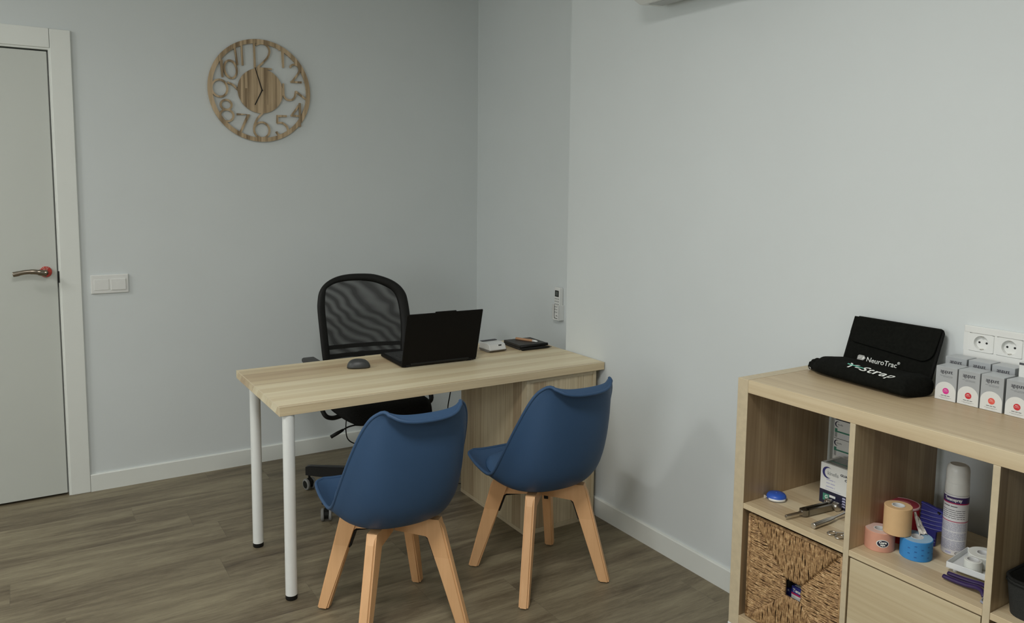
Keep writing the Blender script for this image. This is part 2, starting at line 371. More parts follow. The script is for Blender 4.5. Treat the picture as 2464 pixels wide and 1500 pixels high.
# ------------------------------------------------------------------ wall clock
t = thing('wall_clock', (-1.1215, 0, 2.0065), 'round openwork wooden wall clock with cut-out numerals', 'clock')
CK = Vector((-1.1215, -.0105, 2.0065))
def ckp(a, b, d): return Vector((CK.x+a, CK.y+d, CK.z+b))
TH = .005
bm = B()
def ann(bm, r0, r1, d0, d1, n=96, c=(0, 0), sx=1, sz=1, rot=0):
    rows = []
    for (r, d) in ((r0, d0), (r1, d0), (r1, d1), (r0, d1)):
        ring = []
        for k in range(n):
            a = 2*PI*k/n; x, z = r*math.cos(a)*sx, r*math.sin(a)*sz
            ring.append(bm.verts.new(ckp(c[0]+x*math.cos(rot)-z*math.sin(rot), c[1]+x*math.sin(rot)+z*math.cos(rot), d)))
        rows.append(ring)
    for q in range(4):
        a, b = rows[q], rows[(q+1) % 4]
        for k in range(n): bm.faces.new((a[k], a[(k+1) % n], b[(k+1) % n], b[k]))
ann(bm, .243, .2645, -TH, TH)
part('ring', bm, M_ashclock, t)
bm = B(); lathe(bm, [(.1165, CK.y-TH), (.1165, CK.y+TH)], (CK.x, 0, CK.z), 'y', 72); part('dial', bm, M_ashclock, t)
def stroke(bm, pts, wd=.0105, th=TH*.96, closed=False, n=5, sm=False):
    P = [Vector((a, b, 0)) for a, b in pts]
    if sm: P = smooth_path(P, n, closed)
    N = len(P); L = []; R = []
    for i in range(N):
        if closed: tt = P[(i+1) % N]-P[i-1]
        else: tt = P[min(i+1, N-1)]-P[max(i-1, 0)]
        tt.normalize(); nn = Vector((-tt.y, tt.x, 0))
        if 0 < i < N-1 and not sm:
            a = (P[i]-P[i-1]).normalized(); b = (P[i+1]-P[i]).normalized(); k = max(.6, math.sqrt(max(.01, (1+a.dot(b))/2))); nn = nn/k
        L.append(P[i]+nn*wd/2); R.append(P[i]-nn*wd/2)
    v = [[bm.verts.new(ckp(q.x, q.y, d)) for q in S] for S, d in ((L, -th), (R, -th), (R, th), (L, th))]
    rng = range(N) if closed else range(N-1)
    for i in rng:
        j = (i+1) % N
        for q in range(4): bm.faces.new((v[q][i], v[q][j], v[(q+1) % 4][j], v[(q+1) % 4][i]))
    if not closed:
        bm.faces.new([v[q][0] for q in range(4)]); bm.faces.new([v[q][-1] for q in range(4)][::-1])
def oval(c, rx, rz, rot=0, n=28): return [(c[0]+rx*math.cos(2*PI*k/n)*math.cos(rot)-rz*math.sin(2*PI*k/n)*math.sin(rot), c[1]+rx*math.cos(2*PI*k/n)*math.sin(rot)+rz*math.sin(2*PI*k/n)*math.cos(rot)) for k in range(n)]
NUM = {
 'one': [([(.0985, .2215), (.1185, .2215), (.1215, .1295)], 0)],
 'two': [([(.1605, .1325), (.1625, .1435), (.1785, .1515), (.1985, .1465), (.2075, .1295), (.2025, .1075), (.1655, .0585)], 1), ([(.1595, .0585), (.2195, .0605)], 0)],
 'three': [([(.1195, .0475), (.1205, .0015), (.1235, -.0205), (.1395, -.0365), (.1645, -.0355), (.1805, -.0185), (.1875, .0125)], 1), ([(.1865, .0105), (.2485, -.0335)], 0)],
 'four': [([(.2065, -.1765), (.2075, -.0500)], 0), ([(.2085, -.0545), (.1605, -.1205)], 0), ([(.1575, -.1195), (.2215, -.1195)], 0)],
 'five': [([(.1355, -.1235), (.0855, -.1255), (.0845, -.1625)], 0), ([(.0825, -.1625), (.1105, -.1605), (.1365, -.1805), (.1385, -.2085), (.1095, -.2285), (.0875, -.2215), (.0785, -.2075)], 1)],
 'six': [([(.0105, -.1125), (-.0175, -.1425), (-.0335, -.1765), (-.0385, -.2035)], 1), (oval((.0025, -.2035), .040, .041), 2)],
 'seven': [([(-.1235, -.1275), (-.0645, -.1265), (-.1115, -.2285)], 0)],
 'eight': [(oval((-.1755, -.0825), .027, .025), 2), (oval((-.1735, -.1365), .033, .030), 2)],
 'nine': [([(-.1095, -.0085), (-.1385, .0195), (-.1665, .0315)], 1), (oval((-.2065, -.0005), .039, .043), 2)],
 'ten': [([(-.2045, .1425), (-.1945, .1415), (-.1905, .0565)], 0), (oval((-.1495, .0985), .031, .045, .15), 2)],
 'eleven': [([(-.1285, .2215), (-.1215, .1775), (-.1155, .1235)], 0), ([(-.0925, .2265), (-.0885, .1235)], 0)],
 'twelve': [([(-.0285, .2465), (-.0265, .1105)], 0), ([(-.0205, .2335), (.0055, .2445), (.0355, .2385), (.0505, .2125), (.0425, .1805), (.0205, .1525), (-.0125, .1195)], 1), ([(-.0175, .1165), (.0605, .1165)], 0)],
}
for i, (k, ss) in enumerate(NUM.items()):
    bm = B()
    for j, (pts, typ) in enumerate(ss):
        dlt = (i % 3)*.00008+j*.00012
        stroke(bm, pts, .0096, TH*.96-dlt, closed=(typ == 2), sm=(typ == 1))
    part('numeral_'+k, bm, M_ashclock, t)
def hand(bm, a, b, w0, w1, d):
    a, b = Vector(a), Vector(b); tt = (b-a).normalized(); nn = Vector((-tt.y, tt.x))
    prism(bm, [(a+nn*w0/2)[:], (a-nn*w0/2)[:], (b-nn*w1/2)[:], (b+nn*w1/2)[:]], ckp, d, d-.001)
bm = B(); hand(bm, (.0065, .0025), (-.0275, .1175), .0055, .0035, -TH-.004); part('minute_hand', bm, M_black, t)
bm = B(); hand(bm, (.0065, .0025), (-.0315, -.0745), .0055, .0045, -TH-.003); lathe(bm, [(.004, CK.y-TH-.006), (.004, CK.y-TH)], (CK.x+.0065, 0, CK.z+.0025), 'y', 16); part('hour_hand', bm, M_black, t)
bm = B(); box(bm, CK.x-.028, CK.x+.028, -.0055, -.0005, CK.z-.028, CK.z+.028, .003); part('movement', bm, M_black, t)

# ------------------------------------------------------------------ switch and sockets
t = thing('light_switch', (-1.865, 0, 1.027), 'white double light switch plate beside the door', 'switch')
bm = B(); box(bm, -1.948, -1.783, -.010, -.0003, .982, 1.073, .003, 3); part('plate', bm, M_white, t)
bm = B(); box(bm, -1.934, -1.8695, -.0125, -.009, .999, 1.051, .0012); part('rocker', bm, M_white, t)
bm = B(); box(bm, -1.8605, -1.796, -.0155, -.009, .9975, 1.051, .0012); part('rocker', bm, M_white, t)
t = thing('wall_socket', (0, -3.232, 1.11), 'white multi-gang power socket plate above the grey cartons', 'socket')
bm = B(); box(bm, -.010, -.0003, -3.352, -3.112, 1.1365, 1.1555, .002, 2); box(bm, -.010, -.0003, -3.352, -3.112, 1.066, 1.0875, .002, 2)
for ya, yb in ((-3.1275, -3.112), (-3.1995, -3.1925), (-3.2715, -3.2645), (-3.352, -3.3365)): box(bm, -.0098, -.0003, ya, yb, 1.087, 1.137)
part('plate', bm, M_white, t)
M_sock = mat('socket_white', (.80, .81, .78), .25, var=.01)
for k, yc in enumerate((-3.160, -3.232, -3.304)):
    bm = B(); 
    # square insert with a round well
    n = 40; R = .0195; zc = 1.112
    def fr(a, b, d): return Vector((d, yc-a, zc+b))
    sq = []
    for q in range(n):
        a = 2*PI*q/n; c_, s_ = math.cos(a), math.sin(a); m_ = max(abs(c_)/.0325, abs(s_)/.0245); sq.append((c_/m_, s_/m_))
    r_a = [bm.verts.new(fr(a, b, -.0095)) for a, b in sq]; r_b = [bm.verts.new(fr(a*.985, b*.985, -.0118)) for a, b in sq]
    r_c = [bm.verts.new(fr(R*math.cos(2*PI*q/n), R*math.sin(2*PI*q/n), -.0118)) for q in range(n)]
    r_d = [bm.verts.new(fr(R*.93*math.cos(2*PI*q/n), R*.93*math.sin(2*PI*q/n), -.0014)) for q in range(n)]
    for a, b in ((r_a, r_b), (r_b, r_c), (r_c, r_d)):
        for q in range(n): bm.faces.new((a[q], a[(q+1) % n], b[(q+1) % n], b[q]))
    bm.faces.new(r_d)
    o = part('outlet', bm, M_sock, t)
    bm = B()
    for s in (-1, 1): lathe(bm, [(.0028, -.0022), (.0028, -.0010)], (0, yc-s*.0095, zc), 'x', 14)
    part('pin_hole', bm, M_dark, o)
    for s in (-1, 1):
        bm = B(); box(bm, -.011, -.001, yc-.003, yc+.003, zc+s*.0185-.0022, zc+s*.0185+.0022, .0006)
        part('earth_clip', bm, M_chrome, o)

# ------------------------------------------------------------------ air conditioner remote in its holder on the recessed strip of wall
t = thing('remote_control', (RX, -.902, .90), 'white air conditioner remote clipped upright on the wall above the desk', 'remote')
bm = B()
def rr(w, h, r, cx=0, cz=0, n=6):
    out = []
    for (sx, sz, a0) in ((1, 1, 0), (-1, 1, PI/2), (-1, -1, PI), (1, -1, 1.5*PI)):
        for k in range(n+1):
            a = a0+PI/2*k/n; out.append((cx+sx*(w/2-r)+r*math.cos(a), cz+sz*(h/2-r)+r*math.sin(a)))
    return out
RF = .174
prism(bm, rr(.047, .166, .011), lambda a, b, d: Vector((d, -.902-a, .908+b)), RX-.002, RF)
o = part('body', bm, M_white, t); md = o.modifiers.new('bev', 'BEVEL'); md.width = .003; md.segments = 2; md.limit_method = 'ANGLE'
bm = B(); prism(bm, rr(.034, .033, .002), lambda a, b, d: Vector((d, -.902-a, .958+b)), RF-.0002, RF-.0008); part('screen_bezel', bm, M_black, t)
bm = B(); prism(bm, rr(.022, .023, .001), lambda a, b, d: Vector((d, -.902-a, .958+b)), RF-.0005, RF-.0011); part('screen', bm, mat('lcd', (.09, .10, .09), .2), t)
for r_ in range(6):
    for c_ in range(3):
        bm = B(); prism(bm, rr(.0085, .0058, .0022, n=3), lambda a, b, d: Vector((d, -.902-a-(c_-1)*.0135, .930-r_*.0145+b)), RF-.0002, RF-.0012)
        part('button', bm, M_greyink, t)
bm = B(); lathe(bm, [(.0028, RF-.0002), (.0028, RF-.0008)], (0, -.899, .8385), 'x', 14); part('logo', bm, M_ink, t)
text('LG', .0075, M_ink, t, (RF-.0004, -.9035, .8358), (0, -1, 0), (0, 0, 1), bold=.0001)
t2 = thing('remote_holder', (RX, -.902, .85), 'white open wall cradle holding the remote control', 'holder')
bm = B()
box(bm, RX-.034, RX, -.9325, -.927, .820, .898, .002); box(bm, RX-.034, RX, -.877, -.8715, .820, .898, .002); box(bm, RX-.034, RX, -.9325, -.8715, .816, .8225, .002)
box(bm, RX-.034, RX-.0305, -.9325, -.919, .820, .898, .001); box(bm, RX-.034, RX-.0305, -.885, -.8715, .820, .898, .001)
part('cradle', bm, M_white, t2)

# ------------------------------------------------------------------ desk
DZT, DZB = .734, .700
desk = thing('desk', (-.74, -1.2, 0), 'long oak-effect desk on white round legs pushed against the right wall', 'desk')
bm = B(); box(bm, -1.4745, -.005, -1.533, -.8835, DZB, DZT, .0012); part('desktop', bm, M_oak_x, desk)
bm = B(); box(bm, -1.4747, -.005, -1.5334, -1.5318, DZT-.0014, DZT+.0002); box(bm, -1.4749, -1.4733, -1.533, -.8837, DZT-.0014, DZT+.0002); box(bm, -1.4749, -1.4735, -1.5334, -1.5320, DZB, DZT-.0014); part('edge_strip', bm, mat('desk_edge_highlight', (.80, .70, .50), .4), desk)  # lighter strips paint a highlight along the desktop's edges
for lx, ly in ((-1.436, -1.508), (-1.432, -1.018)):
    bm = B(); lathe(bm, [(.0215, .018), (.0215, DZB-.001)], (lx, ly, 0), 'z', 36); o = part('leg', bm, M_whitemetal, desk, True, autos=True)
    bm = B(); lathe(bm, [(.0195, 0), (.0215, .003), (.0215, .018)], (lx, ly, 0), 'z', 36); part('foot', bm, M_black, o, True, autos=True)
    bm = B(); lathe(bm, [(.05, DZB-.003), (.05, DZB)], (lx, ly, 0), 'z', 24) if False else box(bm, lx-.020, lx+.020, ly-.020, ly+.020, DZB-.0025, DZB-.0002); part('mounting_plate', bm, M_whitemetal, o)
cab = thing('desk_cabinet', (-.23, -1.24, 0), 'oak-effect cabinet standing under the wall end of the desk', 'cabinet')
c0, c1, cf, cb, ct = -.412, -.035, -1.513, -.925, .698
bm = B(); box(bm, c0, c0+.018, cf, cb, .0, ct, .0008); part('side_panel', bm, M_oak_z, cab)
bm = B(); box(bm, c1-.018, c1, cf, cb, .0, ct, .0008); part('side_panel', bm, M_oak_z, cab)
bm = B(); box(bm, c0+.0185, c1-.0185, cf+.001, cb, ct-.018, ct-.0005, .0008); part('top_rail', bm, M_oak_edge, cab)
bm = B(); box(bm, c0+.0185, c1-.0185, cf+.001, cb, .0, .018, .0008); part('bottom_rail', bm, M_oak_edge, cab)
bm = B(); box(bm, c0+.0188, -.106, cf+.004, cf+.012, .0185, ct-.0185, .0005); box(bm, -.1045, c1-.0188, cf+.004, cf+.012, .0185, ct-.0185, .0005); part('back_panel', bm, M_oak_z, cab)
bm = B(); box(bm, c0-.0012, c0-.0002, cf, cb, .0, .016); box(bm, c0-.0012, c0-.0002, cf, cf+.004, .016, ct); box(bm, c0, c0+.012, cf-.0011, cf-.0001, 0, ct); box(bm, c0+.012, c1, cf-.0011, cf-.0001, 0, .014); part('edge_strip', bm, M_oak_edge, cab)
for k in range(3):
    z0 = .03+k*.222
    bm = B(); box(bm, c0+.020, c1-.020, cb-.001, cb+.017, z0, z0+.217, .001); o = part('drawer', bm, M_oak_x, cab)
    bm = B(); box(bm, -.28, -.16, cb+.0172, cb+.030, z0+.17, z0+.18, .002); part('handle', bm, M_chrome, o)

# ------------------------------------------------------------------ laptop, mouse, card reader, notebook, pens
rzL = math.radians(-2.2)
lap = thing('laptop', (-.672, -1.208, DZT), 'open black laptop with its lid back to the camera', 'laptop', rz=rzL)
M_lap = mat('laptop_shell', (.0045, .004, .0035), .6, spec=.15, var=.05); M_key = mat('laptop_deck', (.016, .016, .016), .5)
bm = B(); vs = box(bm, -.180, .180, .004, .262, .004, .019, .003, 3); part('base', bm, M_lap, lap, local=True)
bm = B(); box(bm, -.168, .168, .06, .25, .0188, .0196); part('keyboard_deck', bm, M_key, lap, local=True)
bm = B()
for r_ in range(6):
    for c_ in range(15):
        box(bm, -.163+c_*.0218, -.163+c_*.0218+.0188, .075+r_*.0172, .075+r_*.0172+.0145, .0196, .0215, .0008, 1)
o = part('keys', bm, mat('key_black', (.02, .02, .02), .45), lap, local=True); o['kind'] = 'stuff'
bm = B(); box(bm, -.05, .055, .182, .245, .0195, .0200, .0002); part('touchpad', bm, mat('touchpad', (.03, .03, .03), .3), lap, local=True)
for s in (-1, 1):
    bm = B()
    for k in range(12): box(bm, s*.13-.03+k*.005, s*.13-.03+k*.005+.0025, .0028, .0042, .0075, .0145)
    box(bm, s*.13-.032, s*.13+.03, .0034, .0042, .0055, .0066); part('vent_grille', bm, M_dark, lap, local=True)
for s in (-.15, .15):
    for yy in (.02, .245):
        bm = B(); box(bm, s-.01, s+.01, yy-.004, yy+.004, 0, .0045); part('rubber_foot', bm, M_black, lap, local=True)
ML = Matrix.Translation((0, .004, .016)) @ Matrix.Rotation(math.radians(15.5), 4, 'X')
bm = B(); box(bm, -.181, .181, -.0035, .0035, -.004, .236, .003, 3, M=ML); box(bm, -.050, .050, -.0035, .0035, .232, .2405, .002, 2, M=ML)
lid = part('lid', bm, M_lap, lap, local=True)
bm = B(); box(bm, -.172, .172, .0036, .0040, .012, .226, M=ML); part('screen', bm, mat('lcd_screen', (.01, .01, .012), .12, spec=.6), lid, local=True)
bm = B(); lathe(bm, [(.006, -.14), (.006, .14)], (0, .004, .014), 'x', 16); part('hinge', bm, M_black, lap, local=True)

mo = thing('computer_mouse', (-1.008, -1.092, DZT), 'dark grey wireless mouse on the desk left of the laptop', 'mouse', rz=math.radians(-112))
bm = B(); bmesh.ops.create_uvsphere(bm, u_segments=32, v_segments=20, radius=1)
for v in bm.verts:
    x, y, z = v.co
    ex = math.copysign(abs(x)**.75, x); ey = math.copysign(abs(y)**.8, y)
    v.co = Vector((ex*.031*(1-.10*y), ey*.050, max(-.0, (z if z > 0 else z*.12)*.036*(1+.05*(-y)))+.003))
M_mouse = mat('mouse_grey', (.045, .047, .048), .42, var=.03)
part('shell', bm, M_mouse, mo, True, local=True)
bm = B(); lathe(bm, [(.0065, -.0028), (.0075, 0), (.0065, .0028)], (0, .024, .0285), 'x', 20); part('scroll_wheel', bm, M_black, mo, True, local=True, autos=True)
bm = B(); box(bm, -.0010, .0010, .010, .031, .0200, .0336, .0003)
part('button_gap', bm, M_dark, mo, local=True)

cr = thing('card_reader', (-.318, -1.07, DZT), 'small white card payment terminal on the desk between laptop and notebook', 'card reader', rz=math.radians(2))
M_term = mat('terminal_white', (.72, .73, .72), .3, var=.01); M_termg = mat('terminal_grey', (.20, .19, .17), .4)
bm = B()
sec = [(.052, .040), (.030, .041), (-.010, .043), (-.036, .037), (-.045, .018), (-.047, .009), (-.040, .004), (-.020, .003), (.02, .003), (.052, .004)]
prism(bm, sec, lambda a, b, d: Vector((d, a, b)), -.046, .046)
o = part('housing', bm, M_term, cr, local=True); md = o.modifiers.new('bev', 'BEVEL'); md.width = .004; md.segments = 3
bm = B(); prism(bm, [(.05, .004), (.05, .012), (-.030, .012), (-.0478, .0115), (-.0478, .0095), (-.040, .0035), (-.02, .0)], lambda a, b, d: Vector((d, a, b)), -.0475, .0475); part('underside', bm, M_termg, cr, local=True)
bm = B(); box(bm, -.043, .043, .030, .052, .0425, .0445, .001); part('paper_slot', bm, M_ink, cr, local=True)
bm = B(); box(bm, .006, .022, -.0405, -.0375, .0285, .0345, .0005, M=None); part('camera_window', bm, M_dark, cr, local=True)
bm = B(); words(bm, (.004, -.0425, .0215), (1, 0, 0), (0, .2, .98), 0, .022, 0, .004, 3); part('printed_name', bm, M_greyink, cr, local=True)

nb = thing('notebook', (-.125, -1.06, DZT), 'closed black notebook stack on the desk under the wooden pen', 'notebook', rz=math.radians(-1.5))
bm = B(); box(bm, -.078, .074, -.072, .088, .0, .011, .0015); box(bm, -.076, .080, -.076, .084, .0115, .0235, .0018)
part('cover', bm, mat('notebook_black', (.028, .027, .025), .5, var=.15, bump=.2, bscale=400), nb, local=True)
bm = B(); tube(bm, [(-.076, -.076, .0175), (.080, -.076, .0175)], .0072, 12); part('spine', bm, M_black, nb, True, local=True)
p1 = thing('pen', (-.118, -1.156, DZT+.006), 'black pen on the desk along the front of the notebook', 'pen')
bm = B(); tube(bm, [(-.205, -1.149, DZT+.0065), (-.200, -1.149, DZT+.0065), (-.060, -1.154, DZT+.0065), (-.046, -1.1545, DZT+.0062)], [.0045, .0065, .0062, .0035], 14); part('barrel', bm, M_black, p1, True, autos=True)
bm = B(); tube(bm, [(-.046, -1.1545, DZT+.006), (-.032, -1.155, DZT+.006)], [.003, .0006], 10); part('tip', bm, M_ink, p1, True)
bm = B(); box(bm, -.200, -.160, -1.1575, -1.1555, DZT+.010, DZT+.012); part('clip', bm, M_black, p1)
p2 = thing('wooden_pen', (-.11, -1.06, DZT+.03), 'light wood barrelled pen with white grip lying on the notebook', 'pen')
zp = DZT+.0235+.0055
bm = B(); tube(bm, [(-.140, -.994, zp), (-.138, -.998, zp), (-.100, -1.085, zp)], [.0050, .0062, .0062], 14); part('barrel', bm, mat('pen_wood', (.50, .27, .14), .5, var=.12, vscale=200), p2, True, autos=True)
bm = B(); tube(bm, [(-.100, -1.085, zp), (-.092, -1.102, zp), (-.0875, -1.112, zp-.001)], [.0055, .0052, .003], 14); part('grip', bm, M_white, p2, True)
bm = B(); tube(bm, [(-.0875, -1.112, zp-.001), (-.0845, -1.118, zp-.002)], [.002, .0005], 8); part('tip', bm, M_ink, p2, True)

# ------------------------------------------------------------------ visitor chairs
SC_C = [(.0, .226, .460), (.06, .205, .443), (.14, .165, .424), (.27, .090, .400), (.40, -.03, .386), (.50, -.115, .390), (.58, -.172, .414), (.66, -.220, .462), (.76, -.250, .545), (.88, -.266, .660), (.96, -.268, .757), (1.0, -.269, .797), (1.02, -.277, .812), (1.04, -.294, .813), (1.06, -.313, .798)]
SC_E = [(.0, .168, .226, .466), (.06, .200, .206, .464), (.14, .213, .152, .455), (.27, .219, .085, .445), (.39, .220, .026, .441), (.46, .221, -.008, .453), (.53, .220, -.036, .480), (.60, .218, -.072, .534), (.67, .213, -.108, .594), (.77, .202, -.155, .677), (.88, .184, -.198, .758), (.95, .164, -.222, .802), (1.0, .143, -.240, .822), (1.02, .134, -.250, .827), (1.04, .128, -.262, .827), (1.06, .125, -.272, .822)]
def interp(tab, s):
    for a, b in zip(tab, tab[1:]):
        if s <= b[0]:
            i = tab.index(a); p0 = tab[max(0, i-1)]; p3 = tab[min(len(tab)-1, i+2)]; t = (s-a[0])/(b[0]-a[0]); out = []
            for k in range(1, len(a)):
                m1 = (b[k]-p0[k])/(b[0]-p0[0])*(b[0]-a[0]); m2 = (p3[k]-a[k])/(p3[0]-a[0])*(b[0]-a[0])
                out.append((2*t**3-3*t*t+1)*a[k]+(t**3-2*t*t+t)*m1+(-2*t**3+3*t*t)*b[k]+(t**3-t*t)*m2)
            return out
    return list(tab[-1][1:])
def shell_pt(s, t):
    cy, cz = interp(SC_C, s); ex, ey, ez = interp(SC_E, s)
    a = abs(t); sx = .55*math.sin(a*PI/2)+.45*a; k = .55*a**2.0+.45*a**3.4
    if s < .45: k = a**3.2
    elif s < .6: f = (s-.45)/.15; k = (1-f)*a**3.2+f*k
    sx = sx*.955+.045*max(0, (a-.88)/.12)**1.5
    return Vector((math.copysign(ex*sx, t), cy+(ey-cy)*k, cz+(ez-cz)*k))
def make_chair(loc, label):
    t = thing('visitor_chair', loc, label, 'chair', 'blue visitor chairs in front of the desk')
    bm = B(); ns, nt_ = 40, 28; g = []
    for i in range(ns+1):
        s = 1.06*i/ns; row = []
        for j in range(nt_+1): row.append(bm.verts.new(shell_pt(s, -1+2*j/nt_)))
        g.append(row)
    for i in range(ns):
        for j in range(nt_): bm.faces.new((g[i][j], g[i][j+1], g[i+1][j+1], g[i+1][j]))
    o = part('shell', bm, M_blue, t, True, local=True, solid=.0075)
    md = o.modifiers.new('bev', 'BEVEL'); md.width = .003; md.segments = 2; md.limit_method = 'ANGLE'; md.angle_limit = math.radians(50)
    bm = B(); loop = [shell_pt(1.06*i/60, -1) for i in range(61)]+[shell_pt(1.06, -1+2*j/30) for j in range(1, 31)]+[shell_pt(1.06*(1-i/60), 1) for i in range(1, 61)]+[shell_pt(0, 1-2*j/24) for j in range(1, 24)]
    tube(bm, loop, .0062, 8, closed=True); part('moulded_rim', bm, M_blue, t, True, local=True)
    # padded seat following the bucket
    bm = B(); top = []; bot = []; n1, n2 = 22, 22
    def nrm(s, q):
        a = shell_pt(min(1.05, s+.01), q)-shell_pt(max(0, s-.01), q); b = shell_pt(s, min(1, q+.02))-shell_pt(s, max(-1, q-.02)); n = b.cross(a); n.normalize()
        return n if n.z > 0 else -n
    for i in range(n1+1):
        rt_, rb_ = [], []
        for j in range(n2+1):
            u, v = -1+2*i/n1, -1+2*j/n2
            # squircle footprint
            uu = u*math.sqrt(1-.42*v*v); vv = v*math.sqrt(1-.42*u*u)
            s = .295+uu*.235; q = vv*.74
            h = max(0, (1-max(abs(u), abs(v))**4))**.42
            p = shell_pt(s, q); n = nrm(s, q)
            rt_.append(bm.verts.new(p+n*(.007+.024*h))); rb_.append(bm.verts.new(p+n*.0045))
        top.append(rt_); bot.append(rb_)
    for i in range(n1):
        for j in range(n2):
            bm.faces.new((top[i][j], top[i][j+1], top[i+1][j+1], top[i+1][j])); bm.faces.new((bot[i][j], bot[i+1][j], bot[i+1][j+1], bot[i][j+1]))
    edge = [(0, j) for j in range(n2)]+[(i, n2) for i in range(n1)]+[(n1, n2-j) for j in range(n2)]+[(n1-i, 0) for i in range(n1)]
    for a, b in zip(edge, edge[1:]+edge[:1]):
        bm.faces.new((top[a[0]][a[1]], bot[a[0]][a[1]], bot[b[0]][b[1]], top[b[0]][b[1]]))
    part('seat_pad', bm, M_bluepad, t, True, local=True)
    # four legs with crossing aprons under the shell
    for k in range(4):
        a = PI/4+k*PI/2; ca, sa = math.cos(a), math.sin(a)
        def f(r, z, d, ca=ca, sa=sa): return Vector((ca*r-sa*d, sa*r+ca*d, z))
        bm = B()
        prism(bm, [(.176, .384), (.112, .384), (.138, .314), (.241, .006), (.282, .006), (.192, .352)], f, -.0178, .0178)
        bmesh.ops.bevel(bm, geom=[e for e in bm.edges if e.calc_length() > .1], offset=.006, segments=3, affect='EDGES')
        lg = part('leg', bm, M_beech, t, local=True)
        bm = B(); lathe(bm, [(.009, 0), (.010, .002), (.010, .0062)], (ca*.263, sa*.263, 0), 'z', 14); part('glide', bm, M_black, lg, True, local=True, autos=True)
        bm = B()
        prism(bm, [(.1160, .3835), (.014 if k % 2 else .018, .3835), (.014 if k % 2 else .018, .326), (.124, .322), (.141, .310)], f, -.013, .013)
        bmesh.ops.bevel(bm, geom=[e for e in bm.edges if e.calc_length() > .08], offset=.003, segments=2, affect='EDGES')
        part('apron', bm, M_beech, t, local=True)
        bm = B(); prism(bm, [(.130, .318), (.139, .308), (.161, .243), (.156, .243), (.134, .305), (.122, .3205), (.06, .3235), (.06, .3255)], f, -.008, .008)
        part('steel_bracket', bm, M_black, t, local=True)
        bm = B(); lathe(bm, [(.0045, .3205), (.0045, .3245)], (ca*.085, sa*.085, 0), 'z', 10); part('bolt', bm, M_chrome, t, local=True)
    bm = B(); box(bm, -.09, .09, -.09, .09, .3842, .3875, .001); part('seat_plate', bm, M_black, t, local=True)
    return t
chairB = make_chair((-.548, -1.817, 0), 'blue moulded chair with beech legs in front of the desk cabinet, nearer the right wall')
def copy_tree(o, parent=None):
    c = o.copy(); COL.objects.link(c); c.parent = parent
    for ch in list(o.children): copy_tree(ch, c)
    return c
chairA = copy_tree(chairB); chairA.location = (-1.168, -1.815, 0)
chairA['label'] = 'blue moulded chair with beech legs nearest the white desk legs'

# ------------------------------------------------------------------ office chair
oc = thing('office_chair', (-.77, -.73, 0), 'black office chair with mesh back and armrests behind the desk', 'office chair')
OUT = [(-.978, .620), (-.984, .676), (-.990, .785), (-.995, .895), (-.992, .941), (-.979, .990), (-.944, 1.029), (-.887, 1.055), (-.82, 1.066), (-.741, 1.066), (-.672, 1.059), (-.597, 1.034), (-.546, 1.001), (-.515, .958), (-.504, .908), (-.498, .83), (-.500, .763), (-.508, .698), (-.514, .620)]
INN = [(-.936, .620), (-.940, .676), (-.946, .785), (-.951, .880), (-.950, .935), (-.942, .990), (-.926, 1.009), (-.880, 1.026), (-.82, 1.032), (-.741, 1.029), (-.670, 1.016), (-.606, .987), (-.574, .958), (-.559, .918), (-.552, .87), (-.549, .80), (-.551, .745), (-.556, .690), (-.560, .620)]
def bkp(x, z, d=0):
    u = (x+.745)/.25
    return Vector((x, -.52+.14*(z-.65)+.035*(1-u*u)-.02+d, z))
bm = B()
po = smooth_path([(a, b, 0) for a, b in OUT], 4); pi_ = smooth_path([(a, b, 0) for a, b in INN], 4); rings = []
for a, b in zip(po, pi_):
    ring = []
    for k in range(10):
        an = 2*PI*k/10; f = .5+.5*math.cos(an); d = .013*math.sin(an)
        x, z = b.x+(a.x-b.x)*f, b.y+(a.y-b.y)*f; ring.append(bm.verts.new(bkp(x, z, d)))
    rings.append(ring)
for a, b in zip(rings, rings[1:]):
    for k in range(10): bm.faces.new((a[k], a[(k+1) % 10], b[(k+1) % 10], b[k]))
bm.faces.new(rings[0][::-1]); bm.faces.new(rings[-1])
part('back_frame', bm, M_black, oc, True)
for z0, z1, xl, xr, dz in ((.700, .718, -.944, -.552, -.012), (.655, .674, -.944, -.554, -.010), (.618, .634, -.944, -.554, 0)):
    bm = B(); N = 16; L = []
    for i in range(N+1):
        x = xl+(xr-xl)*i/N; e = dz*i/N; L.append([bm.verts.new(bkp(x, z+e, d)) for z, d in ((z0, -.008), (z1, -.008), (z1, .008), (z0, .008))])
    for a, b in zip(L, L[1:]):
        for k in range(4): bm.faces.new((a[k], a[(k+1) % 4], b[(k+1) % 4], b[k]))
    bm.faces.new(L[0]); bm.faces.new(L[-1][::-1])
    part('cross_bar', bm, M_black, oc)
